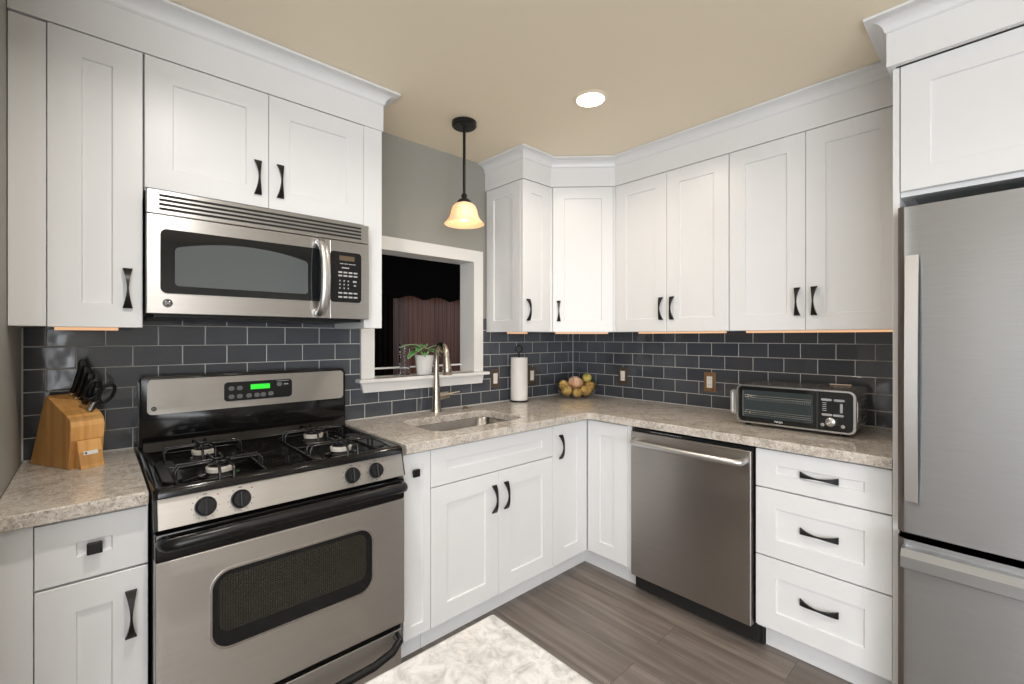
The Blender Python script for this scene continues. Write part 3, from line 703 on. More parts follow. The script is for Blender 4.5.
# control panel, slightly sloped
b = MB(); b.prism([(-0.640, 0.892), (-0.681, 0.892), (-0.703, 0.812), (-0.640, 0.812)], RX0+0.010, RX1-0.006, 'x', 0.0015)
pn = t.p('control_panel', b, 'steel')
b = MB(); b.prism([(-0.64, 0.8925), (-0.679, 0.8925), (-0.701, 0.812), (-0.64, 0.812)], RX1-0.0058, RX1-0.001, 'x'); t.p('end_cap', b, 'blkplastic', pn)
b = MB(); b.prism([(-0.64, 0.8925), (-0.679, 0.8925), (-0.701, 0.812), (-0.64, 0.812)], RX0+0.002, RX0+0.0098, 'x'); t.p('end_cap', b, 'blkplastic', pn)
sl = math.atan2(0.022, 0.080)
for kx in (-2.470, -2.381, -2.037, -1.949):
    kz = 0.850; ky = -0.6926
    Rk = Matrix.Rotation(PI/2-sl, 4, 'X')
    k_ = t.p('knob', MB().lathe([(0, 0.0005), (0.0275, 0.0005), (0.0275, 0.005), (0.024, 0.016), (0.021, 0.019), (0, 0.0195)], (kx, ky, kz), 28, Rk), 'blkplastic', pn, smooth=40)
    g = MB(); g.box(-0.0045, -0.023, 0.0190, 0.0045, 0.023, 0.0275, 0.002); g.xf(Matrix.Translation((kx, ky, kz)) @ Rk); t.p('grip', g, 'blkplastic', k_)
    marks = MB(); reds = MB()
    for q in range(9):
        a = PI*0.5+PI*0.16*(q+1.2)
        bm_ = MB(); 
        c_ = Matrix.Translation((kx, ky, kz)) @ Rk @ Matrix.Rotation(a, 4, 'Z') @ Vector((0.0335, 0, 0.0006))
        marks.box(c_.x-0.0012, c_.y-0.0004, c_.z-0.0012, c_.x+0.0012, c_.y+0.0004, c_.z+0.0012)
    c_ = Matrix.Translation((kx, ky, kz)) @ Rk @ Vector((0, 0.034, 0.0006)); marks.box(c_.x-0.005, c_.y-0.0004, c_.z-0.001, c_.x+0.005, c_.y+0.0004, c_.z+0.001)
    c_ = Matrix.Translation((kx, ky, kz)) @ Rk @ Vector((0.031, 0.027, 0.0006)); reds.box(c_.x-0.002, c_.y-0.0004, c_.z-0.002, c_.x+0.002, c_.y+0.0004, c_.z+0.002)
    t.p('dial_marks', marks, 'dark_print', pn); t.p('burner_mark', reds, 'red_print', pn)
t.p('vent_gap', MB().box(RX0+0.008, -0.641, 0.800, RX1-0.006, -0.656, 0.8115), 'shadow_gap')
# oven door
dz0, dzs, dz1 = 0.250, 0.723, 0.800
b = MB(); b.box(RX0+0.004, -0.656, dz0, RX1-0.003, -0.6995, dzs, 0.003)
od = t.p('oven_door', b, 'steel')
t.p('door_top', MB().box(RX0+0.004, -0.656, dzs+0.0005, RX1-0.003, -0.7005, dz1, 0.006), 'enamel', od, smooth=40)
hb = MB(); hy = -0.750; hz = 0.783
hp = [(RX0+0.022, -0.700, hz-0.006), (RX0+0.024, -0.724, hz-0.005), (RX0+0.032, -0.742, hz-0.003), (RX0+0.055, hy, hz), (-2.4, hy-0.004, hz+0.003), (-2.21, hy-0.006, hz+0.004), (-2.02, hy-0.004, hz+0.003), (RX1-0.055, hy, hz), (RX1-0.032, -0.742, hz-0.003), (RX1-0.024, -0.724, hz-0.005), (RX1-0.022, -0.700, hz-0.006)]
t.p('handle', hb.tube(hp, 0.0175, 14), 'blkplastic', od, smooth=60)
wx0, wx1, wz0, wz1 = -2.455, -1.967, 0.426, 0.651
b = MB().frame(rrect(wx0-0.006, wx1+0.006, wz0-0.006, wz1+0.006, 0.056, 10), rrect(wx0, wx1, wz0, wz1, 0.05, 10), -0.7025, -0.6992); wf = t.p('window_rim', b, 'silver', od)
b = MB().prism(rrect(wx0+0.0003, wx1-0.0003, wz0+0.0003, wz1-0.0003, 0.0497, 10), -0.7015, -0.6997, 'y'); t.p('window_glass', b, 'blkglass', od)
b = MB().prism(rrect(wx0+0.016, wx1-0.022, wz0+0.046, wz1-0.014, 0.03, 10), -0.7022, -0.7017, 'y'); t.p('window_mesh', b, 'ovenmesh', od)
# drawer
b = MB(); b.box(RX0+0.006, -0.640, 0.047, RX1-0.005, -0.676, 0.2475, 0.003); dr = t.p('storage_drawer', b, 'enamel')
t.p('drawer_panel', MB().box(RX0+0.012, -0.6765, 0.06, RX1-0.011, -0.690, 0.226, 0.003), 'steel', dr)
hp = [(RX0+0.030, -0.690, 0.206), (RX0+0.034, -0.718, 0.200), (RX0+0.07, -0.730, 0.180), (RX0+0.14, -0.733, 0.165), (-2.21, -0.734, 0.158), (RX1-0.14, -0.733, 0.165), (RX1-0.07, -0.730, 0.180), (RX1-0.034, -0.718, 0.200), (RX1-0.030, -0.690, 0.206)]
t.p('drawer_handle', MB().tube(hp, 0.0145, 12), 'blkplastic', dr, smooth=60)
b = MB()
for x in (RX0+0.05, RX1-0.05):
    for y in (-0.08, -0.60): t.p('foot', MB().lathe([(0, 0.0003), (0.018, 0.0003), (0.018, 0.044), (0, 0.044)], (x, y, 0), 12), 'blkplastic')

# ------------------------------------------------------------------ microwave
X0, X1 = -2.5845, -1.8365; Z0, Z1 = 1.414, 1.815; YF = -0.397
t = T('microwave', 'stainless over-the-range microwave with black window', 'microwave', (-2.21, 0, Z0))
t.p('body', MB().box(X0+0.002, -0.003, Z0+0.004, X1-0.002, -0.372, 1.8150), 'charcoal')
gr_ = t.p('vent_grille', MB().box(X0, -0.3725, 1.737, X1, YF, Z1, 0.003), 'coolsteel')
b = MB()
for k in range(4): b.box(-2.552, YF-0.0012, 1.751+k*0.0145, -1.872, YF+0.002, 1.7585+k*0.0145)
t.p('vent_slots', b, 'shadow_gap', gr_)
mz1 = 1.7345; xs = -2.004
md_ = t.p('door', MB().box(X0, -0.3725, Z0, xs-0.0007, YF, mz1, 0.002), 'coolsteel')
cpn = t.p('control_panel', MB().box(xs+0.0007, -0.3725, Z0, X1, YF, mz1, 0.002), 'coolsteel')
wl, wr, wb, wt = -2.549, xs-0.0015, 1.481, 1.690
pl = rrect(wl, wr, wb, wt, 0.018, 6); 
def arch(x0, x1, z0, z1, r, rise):
    q = []
    for (x, z) in rrect(x0, x1, z0, z1, r, 6): q.append((x, z))
    out = []
    # insert points on the top edge so it can bow upward
    for i, (x, z) in enumerate(q):
        out.append((x, z))
        nx, nz = q[(i+1) % len(q)]
        if abs(z-z1) < 1e-6 and abs(nz-z1) < 1e-6 and x-nx > 0.05:
            for k in range(1, 16): out.append((x+(nx-x)*k/16, z1))
    return [(x, z+(rise*(1-((x-(x0+x1)/2)/((x1-x0)/2))**2) if z > (z0+z1)/2 else 0)) for x, z in out]
b = MB().prism(pl, YF-0.0022, YF-0.0002, 'y'); mw = t.p('window_frame', b, 'blkglass', md_)
b = MB().prism(arch(-2.511, -2.090, 1.506, 1.632, 0.012, 0.030), YF-0.0030, YF-0.0024, 'y'); t.p('window_glass', b, 'mwmesh', mw)
hp = [(-2.048, YF-0.0025, 1.716), (-2.046, YF-0.022, 1.714), (-2.042, YF-0.040, 1.690), (-2.040, YF-0.053, 1.64), (-2.040, YF-0.058, 1.575), (-2.040, YF-0.053, 1.51), (-2.042, YF-0.040, 1.458), (-2.046, YF-0.022, 1.434), (-2.048, YF-0.0025, 1.432)]
hb = MB(); hb.tube(hp, [0.017]+[0.019]*7+[0.017], 12, flat=0.7); t.p('handle', hb, 'satin', md_, smooth=60)
emblem(t, md_, -2.530, YF-0.0002, 1.449, 0.0135)
b = MB().prism(rrect(xs+0.0016, -1.872, 1.482, 1.690, 0.014, 6), YF-0.0022, YF-0.0002, 'y'); kp = t.p('keypad', b, 'blkplastic', cpn)
t.p('clock_screen', MB().box(-1.966, YF-0.0028, 1.654, -1.902, YF-0.0023, 1.674), 'dim_lcd', kp)
b = MB()
y0_, y1_ = YF-0.0028, YF-0.0023
for x in (-1.963, -1.945, -1.927, -1.911): b.box(x, y0_, 1.6395, x+0.014, y1_, 1.6425)
b.box(-1.956, y0_, 1.622, -1.925, y1_, 1.6265)
for r_ in (1.602, 1.588):
    for k in range(4): b.box(-1.970+k*0.0215, y0_, r_, -1.970+k*0.0215+0.016, y1_, r_+0.0065)
for r_ in (1.567, 1.552, 1.537):
    for k in range(3): b.box(-1.966+k*0.0175, y0_, r_, -1.966+k*0.0175+0.005, y1_, r_+0.006)
b.box(-1.909, y0_, 1.566, -1.893, y1_, 1.573); b.box(-1.905, y0_, 1.550, -1.895, y1_, 1.556)
for r_ in (1.517, 1.500):
    for k in range(4): b.box(-1.970+k*0.0215, y0_, r_, -1.970+k*0.0215+0.016, y1_, r_+0.0065)
t.p('key_legends', b, 'grey_print', kp)
t.p('underside_panel', MB().box(X0+0.02, -0.06, Z0-0.012, X1-0.02, -0.36, Z0+0.0035, 0.002), 'blkplastic')

# ------------------------------------------------------------------ refrigerator
t = T('refrigerator', 'stainless bottom-freezer refrigerator at the right edge', 'refrigerator', (2.47, 0, 0), 'B')
FX0, FX1 = 2.0065, 2.918
t.p('body', MB().box(FX0+0.006, -0.04, 0.012, FX1-0.006, -0.672, 1.755, 0.003), 'charcoal')
def bowed(x0, x1, z0, z1, yb, yf, bow=0.012, r=0.012, n=20):
    """door with a gently bowed front and rounded vertical edges, extruded in z"""
    poly = [(x0, yb)]
    for k in range(5):
        a = PI/2*k/4; poly.append((x0+r-r*math.cos(a), yf+r-r*math.sin(a)))
    for k in range(1, n):
        u = k/n; x = x0+r+(x1-x0-2*r)*u; poly.append((x, yf-bow*(1-(2*u-1)**2)))
    for k in range(5):
        a = PI/2*k/4; poly.append((x1-r+r*math.sin(a), yf+r-r*math.cos(a)))
    poly.append((x1, yb))
    b = MB(); b.prism(poly, z0, z1, 'z'); return b
YD = -0.735
fd = t.p('door', bowed(FX0+0.0025, FX1-0.0035, 0.695, 1.766, -0.676, YD, r=0.018), 'fridgesteel', smooth=30)
zd = t.p('freezer_drawer', bowed(FX0+0.0025, FX1-0.0035, 0.10, 0.672, -0.676, YD, r=0.018), 'fridgesteel', smooth=30)
def edge_strip(z0, z1):
    cx_, cy_ = FX0+0.0205, YD+0.018; po, pi = [(FX0, -0.677)], [(FX0+0.0023, -0.677)]
    for k in range(7):
        a = PI+PI/2*0.86*k/6; po.append((cx_+0.0205*math.cos(a), cy_+0.0205*math.sin(a))); pi.append((cx_+0.0182*math.cos(a), cy_+0.0182*math.sin(a)))
    return MB().prism(po+pi[::-1], z0, z1, 'z')
t.p('door_edge', edge_strip(0.695, 1.768), 'taupe', fd, smooth=30, label='taupe door edge')
t.p('drawer_edge', edge_strip(0.10, 0.674), 'taupe', zd, smooth=30, label='taupe drawer edge')
t.p('gasket', MB().box(FX0+0.012, -0.6725, 0.11, FX1-0.012, -0.6758, 1.75), 'shadow_gap')
t.p('hinge_cover', MB().box(FX0+0.02, -0.60, 1.7552, FX0+0.10, -0.67, 1.775, 0.004), 'blkplastic')
t.p('toe_grille', MB().box(FX0+0.02, -0.60, 0.012, FX1-0.02, -0.66, 0.09), 'blkplastic')
# tall blade handle: slim, leaning out of a recess along the hinge-free edge
b = MB(); N = 16; rings = []
for i in range(N+1):
    u = i/N; z = 0.805+(1.602-0.805)*u; out = 0.030+0.020*math.sin(PI*u)
    xa = FX0+0.021+0.002*u; xb = xa+0.033
    rings.append([b.bm.verts.new(p) for p in ((xa, YD-out+0.010, z), (xb, YD-out+0.010, z), (xb, YD-out+0.004, z), (xa+0.001, YD-out+0.004, z))])
for A, B_ in zip(rings, rings[1:]):
    for k in range(4): b.bm.faces.new((A[k], A[(k+1) % 4], B_[(k+1) % 4], B_[k]))
b.bm.faces.new(rings[0]); b.bm.faces.new(rings[-1])
b.box(FX0+0.022, YD+0.004, 0.83, FX0+0.045, YD-0.026, 0.86); b.box(FX0+0.022, YD+0.004, 1.545, FX0+0.045, YD-0.026, 1.575)
t.p('handle', b, 'satin', fd)
b = MB()
b.prism([(YD+0.004, 0.655), (YD-0.030, 0.650), (YD-0.048, 0.630), (YD-0.046, 0.594), (YD-0.040, 0.590), (YD-0.036, 0.622), (YD+0.004, 0.632)], FX0+0.014, FX1-0.014, 'x')
t.p('drawer_handle', b, 'fridgesteel', zd)
# tall panel and cabinet over the refrigerator
t = T('tall_end_panel', 'tall white end panel against the refrigerator side', 'panel', (1.995, 0, 0), 'B')
t.p('panel', MB().box(1.985, -0.002, 0.0005, 2.0035, -0.655, UT, 0.001), 'white')
t = T('wall_cabinet', 'deep white wall cabinet above the refrigerator', 'cabinet', (2.46, 0, 1.835), 'B')
cb_ = MB(); cb_.box(2.0045, -0.002, 1.852, 2.935, -0.639, UT); cb_.box(2.0045, -0.60, 1.822, 2.935, -0.639, 1.8515); cb_.box(2.0045, -0.05, 1.822, 2.024, -0.5995, 1.8515)
t.p('body', cb_, 'white')
t.p('underside', MB().box(2.0245, -0.01, 1.8495, 2.93, -0.598, 1.8515), 'white')
door(t, 2.006, 2.468, 1.838, UT-0.002, -0.640, 0.075); door(t, 2.471, 2.933, 1.838, UT-0.002, -0.640, 0.075)
zf = UT+0.0005
def crownB(path): return crown(5, path)
pathF = [(-0.345, -1.9765), (-0.684, -1.9765), (-0.684, -2.95)]
crown(5, pathF)

# ------------------------------------------------------------------ dishwasher
t = T('dishwasher', 'stainless dishwasher between the corner cabinet and the drawers', 'dishwasher', (1.228, 0, 0), 'B')
D0, D1 = 0.929, 1.5285
t.p('body', MB().box(D0, -0.05, 0.02, D1, -0.600, 0.872), 'shadow_gap')
dd = t.p('door', MB().box(D0+0.003, -0.6005, 0.105, D1-0.009, -0.652, 0.852, 0.004), 'dwsteel')
t.p('control_strip', MB().box(D0+0.003, -0.6005, 0.8525, D1-0.004, -0.640, 0.866, 0.002), 'blkplastic', dd)
b = MB()
for k in range(14): b.box(D0+0.11+k*0.012, -0.6402, 0.858, D0+0.117+k*0.012, -0.6408, 0.8605)
t.p('control_legends', b, 'grey_print', dd)
hp = [(D0+0.030, -0.651, 0.806), (D0+0.030, -0.676, 0.805), (D0+0.036, -0.690, 0.803), (D0+0.055, -0.697, 0.802), (1.229, -0.703, 0.801), (D1-0.060, -0.697, 0.802), (D1-0.041, -0.690, 0.803), (D1-0.035, -0.676, 0.805), (D1-0.035, -0.651, 0.806)]
t.p('handle', MB().tube(hp, 0.0140, 14), 'satin', dd, smooth=60)
t.p('toe_panel', MB().box(D0+0.002, -0.54, 0.0005, D1+0.012, -0.565, 0.100), 'shadow_gap')

# ------------------------------------------------------------------ outlets and switches
def outlet(x, frame, plate, kind, label):
    nm = 'light_switch' if kind == 's' else 'electrical_outlet'
    t = T(nm, label, 'switch' if kind == 's' else 'outlet', (x, -0.0003, 1.07), frame)
    t.p('cover_plate', MB().box(x-0.035, -0.0003, 1.0115, x+0.035, -0.006, 1.1285, 0.002), plate)
    if kind == 's':
        b = MB(); b.prism([(-0.0062, 1.036), (-0.0080, 1.036), (-0.0105, 1.104), (-0.0062, 1.104)], x-0.0165, x+0.0165, 'x'); t.p('rocker', b, 'device')
    else:
        b = MB(); b.box(x-0.0165, -0.0062, 1.036, x+0.0165, -0.0085, 1.104, 0.001); rc = t.p('receptacle', b, 'device')
        b = MB()
        for z in (1.054, 1.086):
            b.box(x-0.0075, -0.0086, z-0.004, x-0.0055, -0.0089, z+0.005); b.box(x+0.0055, -0.0086, z-0.004, x+0.0075, -0.0089, z+0.004)
        t.p('slots', b, 'dark_print', rc)
outlet(-0.789, 'A', 'bronze', 's', 'switch with ivory rocker between the pass-through opening and the paper towels')
outlet(-0.452, 'A', 'bronze', 's', 'switch with ivory rocker between the paper towels and the fruit bowl')
outlet(0.453, 'B', 'bronze', 's', 'switch with ivory rocker right of the fruit bowl, on the right wall')
outlet(1.057, 'B', 'copperplate', 'o', 'outlet in copper-brown plate beside the countertop oven')

# ------------------------------------------------------------------ countertop oven
t = T('countertop_oven', 'flat stainless countertop toaster oven with black glass door', 'toaster oven', (-0.232, -1.592, ZC+0.0003), math.radians(-87.5), local=True)
t.o.scale = (0.96, 0.96, 0.96)
W2, DH = 0.243, 0.165     # half width, half depth (front at y=-DH)
b = MB(); b.prism(rrect(-W2, W2, 0.016, 0.203, 0.026, 6), -DH+0.006, DH, 'y'); t.p('housing', b, 'ovensteel', smooth=40)
b = MB().frame(rrect(-W2-0.001, W2+0.001, 0.015, 0.204, 0.027, 6), rrect(-W2+0.0085, W2-0.0085, 0.0225, 0.1965, 0.020, 6), -DH-0.006, -DH+0.0058); t.p('front_rim', b, 'silver')
b = MB().prism(rrect(-W2+0.009, W2-0.009, 0.023, 0.196, 0.0195, 6), -DH, -DH+0.0057, 'y'); fp = t.p('front_panel', b, 'blkglass')
xd = 0.102
t.p('door_divider', MB().box(xd-0.003, -DH-0.003, 0.0262, xd+0.003, -DH-0.0005, 0.193), 'charcoal', fp)
m_ = mat('toaster_window_glass', (0.035, 0.045, 0.048), 0.05); M['toastwin'] = m_
wn = t.p('window_glass', MB().prism(rrect(-0.217, 0.085, 0.045, 0.178, 0.01, 5), -DH-0.002, -DH-0.0003, 'y'), 'toastwin', fp)
b = MB()
for z in (0.152, 0.143, 0.078, 0.068, 0.060): b.tube([(-0.205, -DH-0.0025, z), (0.078, -DH-0.0025, z)], 0.0014, 6)
for k in range(36): b.tube([(-0.195+k*0.0077, -DH-0.0025, 0.128), (-0.195+k*0.0077, -DH-0.0025, 0.142)], 0.0011, 5)
b.box(-0.2155, -DH-0.0028, 0.047, -0.2120, -DH-0.0021, 0.176)
t.p('wire_racks', b, 'silver', wn)
text_mesh('NINJA', 0.013, 'white_print', 'brand_lettering', fp, Vector((-0.055, -DH-0.0006, 0.0335)))
b = MB()
for x0_, z_ in ((0.116, 0.160), (0.163, 0.160), (0.118, 0.093), (0.160, 0.093)): b.prism(rrect(x0_, x0_+0.040, z_-0.005, z_+0.005, 0.0048, 4), -DH-0.0015, -DH-0.0002, 'y')
for k in range(5): b.box(0.121, -DH-0.0008, 0.110+k*0.0085, 0.136, -DH-0.0002, 0.113+k*0.0085)
b.box(0.186, -DH-0.0008, 0.106, 0.196, -DH-0.0002, 0.146)
t.p('control_buttons', b, 'grey_print', fp)
dl = t.p('dial', MB().lathe([(0, 0), (0.0205, 0), (0.0195, 0.014), (0.017, 0.016), (0, 0.016)], (0.153, -DH-0.0003, 0.063), 28, Matrix.Rotation(PI/2, 4, 'X')), 'silver', fp, smooth=40)
b = MB(); b.box(-0.015, -0.0022, 0.0162, 0.015, 0.0022, 0.0185); b.xf(Matrix.Translation((0.153, -DH-0.0003, 0.063)) @ Matrix.Rotation(PI/2, 4, 'X') @ Matrix.Rotation(0.7, 4, 'Z')); t.p('dial_pointer', b, 'white_print', dl)
for x_ in (0.122, 0.197): t.p('push_button', MB().lathe([(0, 0), (0.0085, 0), (0.0078, 0.005), (0, 0.0055)], (x_, -DH-0.0003, 0.047), 18, Matrix.Rotation(PI/2, 4, 'X')), 'silver', fp, smooth=40)
b = MB(); b.frame(rrect(-W2-0.034, -W2-0.0012, 0.052, 0.172, 0.012, 5), rrect(-W2-0.026, -W2-0.0018, 0.062, 0.162, 0.006, 5), -0.158, -0.136)
b.box(-W2-0.026, -0.150, 0.062, -W2-0.0015, -0.144, 0.162)
t.p('side_handle', b, 'satin')
b = MB()
for k in range(7): b.box(W2-0.001, -0.02, 0.06+k*0.016, W2+0.0006, 0.13, 0.065+k*0.016)
t.p('side_vents', b, 'shadow_gap')
t.p('side_plate', MB().prism(rrect(-0.125, -0.085, 0.06, 0.16, 0.008, 4), W2-0.001, W2+0.0012, 'x'), 'silver')
t.p('top_latch', MB().box(0.10, 0.10, 0.2035, 0.19, 0.115, 0.212, 0.003), 'ovensteel')
for x_ in (-0.2, 0.2):
    for y_ in (-0.13, 0.13): t.p('foot', MB().lathe([(0, 0), (0.014, 0), (0.016, 0.0165), (0, 0.0165)], (x_, y_, 0), 14), 'blkplastic')

# ------------------------------------------------------------------ knife block with knives
th = math.radians(28); kb = Vector((-2.776, -0.120, ZC+0.0003))
t = T('knife_block', 'slanted bamboo knife block on the left countertop', 'knife block', kb, th, local=True)
# local: x across (half 0.045), y along (front = -y); profile in (y, z)
prof = [(-0.105, 0), (0.105, 0), (0.024, 0.224), (0.012, 0.231), (-0.094, 0.171), (-0.112, 0.157), (-0.118, 0.135)]
b = MB(); b.prism(prof, -0.046, 0.046, 'x', 0.003); t.p('block', b, 'bamboo')
b = MB(); b.prism([(-0.1060, 0), (-0.142, 0), (-0.121, 0.088), (-0.1150, 0.088)], -0.032, 0.032, 'x', 0.002); fw = t.p('front_wedge', b, 'bamboo')
sa = math.atan2(0.021, 0.088)
def onwedge(x, z): return Vector((x, -0.142+0.021*z/0.088-0.0006, z))
b = MB(); b.box(-0.020, -0.0006, -0.006, 0.018, 0.0006, 0.006); b.xf(Matrix.Translation(onwedge(0.0, 0.048)) @ Matrix.Rotation(-sa, 4, 'X')); pl_ = t.p('name_plate', b, 'white_print', fw)
b = MB(); b.lathe([(0, 0.0006), (0.0035, 0.0006), (0.0035, 0.0012), (0, 0.0012)], (0, 0, 0), 14, Matrix.Rotation(PI/2, 4, 'X')); b.xf(Matrix.Translation(onwedge(-0.014, 0.048)) @ Matrix.Rotation(-sa, 4, 'X')); t.p('plate_mark', b, 'dark_print', pl_)
Rz = Matrix.Rotation(th, 4, 'Z')
nrm = Vector((0, -0.38, 0.92)).normalized()
KN = [(0.016, 0.000, 0.130, 0.0150, 'largest black-handled knife, rearmost in the knife block'),
      (0.018, -0.020, 0.118, 0.0130, 'black-handled knife second from the back of the knife block'),
      (0.020, -0.040, 0.108, 0.0120, 'black-handled knife third from the back of the knife block'),
      (0.018, -0.059, 0.094, 0.0110, 'black-handled knife just behind the scissors in the knife block')]
def block_top(y): return 0.231+(y-0.012)*(0.231-0.171)/(0.012+0.094)
for (x, y, L, w_, lab) in KN:
    z = block_top(y)+0.0015
    loc = kb + Rz.to_3x3() @ Vector((x, y, z))
    k = T('knife', lab, 'knife', loc, th, 'knives in the knife block', local=True)
    ax = (nrm+Vector((0.04, 0, 0))).normalized(); per = Vector((0, 0.88, 0.47))
    pts = [ax*s*L for s in (0.10, 0.25, 0.5, 0.75, 0.92, 1.0)]
    pts = [p+per*(-0.010*math.sin(PI*i/5)) for i, p in enumerate(pts)]
    h = k.p('handle', MB().tube(pts, [w_*0.8, w_*0.82, w_*0.95, w_*0.88, w_*1.05, w_*0.72], 10, flat=0.6), 'blkplastic', smooth=60)
    k.p('bolster', MB().tube([ax*0.0005, ax*0.012], [w_*0.62, w_*0.75], 10, flat=0.6), 'chrome', smooth=60)
x, y = 0.022, -0.082
loc = kb + Rz.to_3x3() @ Vector((x, y, block_top(y)+0.002))
k = T('scissors', 'black-handled kitchen scissors at the front of the knife block', 'scissors', loc, th, local=True)
ax = (nrm+Vector((0.22, 0, 0))).normalized(); sd = Vector((0.9, -0.05, -0.35)).normalized()
k.p('pivot', MB().tube([ax*0.001, ax*0.03], [0.012, 0.008], 10), 'silver', smooth=60)
for s_, nm in ((1, 'finger_loop'), (-1, 'thumb_loop')):
    c_ = ax*0.068+sd*0.021*s_
    pts = [c_+ax*0.034*math.cos(a*PI/10)+sd*0.0185*math.sin(a*PI/10) for a in range(20)]
    b = MB(); b.tube(pts, 0.0052, 8, closed=True); b.tube([ax*0.022, ax*0.040+sd*0.014*s_], 0.0052, 8); k.p(nm, b, 'blkplastic', smooth=60)

# ------------------------------------------------------------------ paper towels
tx, ty = -0.636, -0.070
t = T('paper_towel_holder', 'black wire paper towel holder with a loop finial', 'holder', (tx, ty, ZC+0.0003))
t.p('base', MB().lathe([(0, ZC), (0.062, ZC), (0.062, ZC+0.006), (0.05, ZC+0.009), (0, ZC+0.009)], (tx, ty, 0), 28), 'black_iron', smooth=40)
t.p('post', MB().lathe([(0, ZC+0.0092), (0.006, ZC+0.0092), (0.006, ZC+0.325), (0, ZC+0.325)], (tx, ty, 0), 12), 'black_iron', smooth=40)
b = MB(); b.tube([(tx+0.019*math.cos(a*PI/12)*0.74, ty-0.019*math.cos(a*PI/12)*0.67, ZC+0.345+0.021*math.sin(a*PI/12)) for a in range(24)], 0.0055, 8, closed=True)
t.p('loop_finial', b, 'black_iron', smooth=60)
o = MB().lathe([(0.019, 0), (0.056, 0), (0.0565, 0.003), (0.0565, 0.279), (0.055, 0.281), (0.019, 0.281), (0.019, 0)], n=36).build('paper_towel_roll', 'paper', smooth=40)
o.location = (tx, ty, ZC+0.0098); tag(o, 'white paper towel roll standing on the countertop by the sink', 'paper towels')

# ------------------------------------------------------------------ fruit bowl
bx_, by_ = -0.195, -0.195
o = MB().lathe([(0, 0.0), (0.065, 0.0), (0.095, 0.005), (0.128, 0.030), (0.145, 0.062), (0.151, 0.098), (0.1485, 0.099), (0.142, 0.063), (0.125, 0.033), (0.093, 0.009), (0.063, 0.004), (0, 0.004)], n=48).build('fruit_bowl', 'bowlglass', smooth=60)
o.location = (bx_, by_, ZC+0.0003); tag(o, 'clear glass bowl holding fruit in the countertop corner', 'bowl')
rv = Vector((math.cos(YAW), -math.sin(YAW), 0)); fv = Vector((math.sin(YAW), math.cos(YAW), 0))
FRU = [(-0.072, -0.035, 0.962, 0.039, 'fruit_gold', 'golden fruit at the front left of the glass bowl'),
       (-0.003, -0.064, 0.953, 0.035, 'fruit_gold', 'golden fruit at the front centre of the glass bowl'),
       (0.064, -0.030, 0.963, 0.041, 'fruit_gold', 'golden fruit at the front right of the glass bowl'),
       (-0.083, 0.045, 0.992, 0.040, 'fruit_gold', 'golden fruit at the back left of the glass bowl'),
       (-0.008, 0.000, 1.016, 0.049, 'fruit_pink', 'large pinkish fruit on top in the middle of the glass bowl'),
       (0.030, 0.078, 1.000, 0.038, 'fruit_gold', 'golden fruit behind the large pinkish one in the bowl'),
       (0.075, 0.000, 1.050, 0.033, 'fruit_green', 'greenish fruit topmost in the glass bowl'),
       (0.101, 0.036, 0.988, 0.037, 'fruit_gold', 'golden fruit at the far right of the glass bowl')]
for (s_, d_, z_, r_, m_, lab) in FRU:
    pos = Vector((bx_, by_, 0))+rv*s_+fv*d_; pos.z = z_
    t = T('fruit', lab, 'fruit', pos, random.uniform(0, 6), 'fruit in the glass bowl', local=True)
    prof = []
    for k in range(15):
        a = -PI/2+PI*k/14; rr = math.cos(a)*(1+0.04*math.sin(2*a)); zz = math.sin(a)*0.93
        if k >= 12: zz -= 0.05*(k-11)/3
        prof.append((max(rr*r_, 0) if k not in (0, 14) else 0, zz*r_))
    tilt = Matrix.Rotation(random.uniform(-0.6, 0.6), 4, 'X') @ Matrix.Rotation(random.uniform(-0.5, 0.5), 4, 'Y')
    b = MB().lathe(prof, n=24)
    for v_ in b.bm.verts:
        a = math.atan2(v_.co.y, v_.co.x); f_ = 1+0.03*math.cos(5*a); v_.co.x *= f_; v_.co.y *= f_
    b.xf(tilt); t.p('flesh', b, m_, smooth=70)
    b = MB().tube([(0, 0, r_*0.84), (0.002, 0, r_*1.0), (0.005, 0.001, r_*1.10)], [0.003, 0.002, 0.0022], 8); b.xf(tilt); t.p('stem', b, 'soil', smooth=60)

# ------------------------------------------------------------------ sill: potted plant and glass
px_, py_, pz_ = -1.293, 0.040, 1.1213
t = T('potted_plant', 'potted variegated plant in a white pot on the pass-through sill', 'plant', (px_, py_, pz_), local=True)
t.p('pot', MB().lathe([(0, 0), (0.041, 0), (0.043, 0.003), (0.056, 0.112), (0.053, 0.112), (0.049, 0.090), (0, 0.090)], n=36), 'ceramic', smooth=40)
t.p('soil', MB().lathe([(0, 0.092), (0.048, 0.0915), (0.048, 0.0905), (0, 0.0905)], n=20), 'soil', smooth=40)
b = MB()
LV = [(190, 0.140, 0.80, 0.046), (205, 0.128, 0.32, 0.050), (112, 0.080, 0.95, 0.042), (222, 0.100, 0.62, 0.046), (240, 0.075, 0.25, 0.042), (-30, 0.080, 0.85, 0.044), (-50, 0.085, 0.45, 0.044), (-15, 0.070, 0.15, 0.040), (60, 0.085, 0.95, 0.040), (250, 0.065, 0.75, 0.038), (95, 0.09, 0.6, 0.042), (285, 0.06, 0.4, 0.036)]
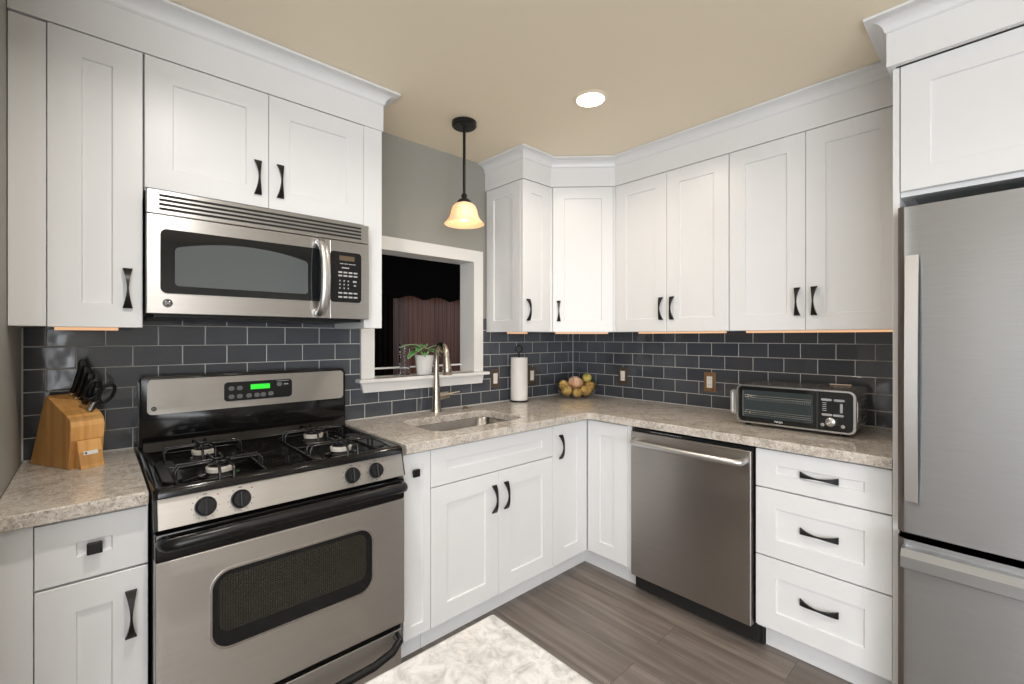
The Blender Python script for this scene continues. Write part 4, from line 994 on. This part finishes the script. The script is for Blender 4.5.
for (az, L, el, wd) in LV:
    L *= 1.12; wd *= 1.2
    a = math.radians(az); h = Vector((math.cos(a), math.sin(a), 0)); sdv = Vector((-math.sin(a), math.cos(a), 0))
    base_ = Vector((0, 0, 0.092))+h*0.006; tip0 = base_+h*0.02+Vector((0, 0, 0.034+0.024*el))
    b.tube([base_, base_*0.5+tip0*0.5+Vector((0, 0, 0.004)), tip0], 0.0026, 6)
    lm = MB(); uvl = lm.bm.loops.layers.uv.new('UVMap'); N = 12; rows = []
    for i in range(N+1):
        u = i/N; e_ = el*1.1-1.5*u*u*(0.7+0.3*el)
        c_ = tip0+h*(L*u)*(0.95) + Vector((0, 0, L*(el*0.72*u-0.52*u*u)))
        ww = wd/2*math.sin(PI*min(1, u*0.94+0.04))**0.75*(1-0.15*u)
        rows.append([(lm.bm.verts.new(c_+sdv*ww*q+Vector((0, 0, 0.006*abs(q)))), (0.5+0.5*q, u)) for q in (-1, -0.5, 0, 0.5, 1)])
    for A, B_ in zip(rows, rows[1:]):
        for k in range(4):
            q = (A[k], A[k+1], B_[k+1], B_[k]); f = lm.bm.faces.new([x[0] for x in q])
            for lp, x in zip(f.loops, q): lp[uvl].uv = x[1]
    lf = t.p('leaf', lm, 'leaf', smooth=80)
    md = lf.modifiers.new('solid', 'SOLIDIFY'); md.thickness = 0.0012
t.p('stems', b, 'stem', smooth=60)
o = MB().lathe([(0, 0), (0.027, 0), (0.0285, 0.002), (0.0295, 0.178), (0.0285, 0.178), (0.0275, 0.004), (0, 0.003)], n=32).build('glass_vase', 'thinglass', smooth=60)
o.location = (-1.399, 0.080, 1.1213); tag(o, 'tall clear glass vase on the sill left of the white pot', 'vase')

# ------------------------------------------------------------------ pendant lamp
lx, ly = -1.311, -0.373
t = T('pendant_lamp', 'pendant lamp with bell-shaped glass shade over the sink', 'lamp', (lx, ly, H-0.0005), local=True)
Z = H
t.p('canopy', MB().lathe([(0, 0), (0.063, 0), (0.063, -0.020), (0.057, -0.026), (0, -0.028)], n=36), 'black_iron', smooth=40)
b = MB()
for a in (0.5, 0.5+PI): b.lathe([(0, -0.033), (0.005, -0.031), (0.006, -0.026), (0, -0.0255)], (0.04*math.cos(a), 0.04*math.sin(a), 0), 10)
t.p('screw_cap', b, 'black_iron', smooth=40)
t.p('rod', MB().lathe([(0, -0.028), (0.0075, -0.028), (0.0075, -0.3700), (0, -0.3700)], n=14), 'black_iron', smooth=40)
t.p('socket', MB().lathe([(0, -0.3650), (0.012, -0.3670), (0.016, -0.3770), (0.012, -0.3860), (0.014, -0.3900), (0.030, -0.3980), (0.037, -0.4080), (0.034, -0.4145), (0, -0.4145)], n=28), 'black_iron', smooth=40)
b = MB(); P_ = [(0.030, -0.4150), (0.046, -0.420), (0.059, -0.433), (0.066, -0.450), (0.070, -0.470), (0.076, -0.488), (0.086, -0.503), (0.096, -0.514), (0.103, -0.5215)]
b.lathe(P_+[(r-0.003, z-0.002) for r, z in P_[::-1]], n=44); t.p('lamp_shade', b, 'shade', smooth=60)
t.p('bulb', MB().lathe([(0, -0.4155), (0.012, -0.4160), (0.014, -0.4350), (0.024, -0.4600), (0.027, -0.4780), (0.022, -0.4960), (0.010, -0.5060), (0, -0.5080)], n=24), 'bulb', smooth=60)
# ------------------------------------------------------------------ recessed ceiling light in view
t = T('ceiling_light', 'round recessed ceiling downlight above the sink corner', 'light', (DOWN[0][0], DOWN[0][1], H-0.0005), local=True)
t.p('trim_ring', MB().lathe([(0.064, 0), (0.080, 0), (0.080, -0.002), (0.066, -0.006), (0.064, -0.005)], n=40), 'ceil', smooth=40)
t.p('lens', MB().lathe([(0, -0.001), (0.0635, -0.001), (0.0635, -0.0045), (0, -0.0045)], n=40), 'lens')
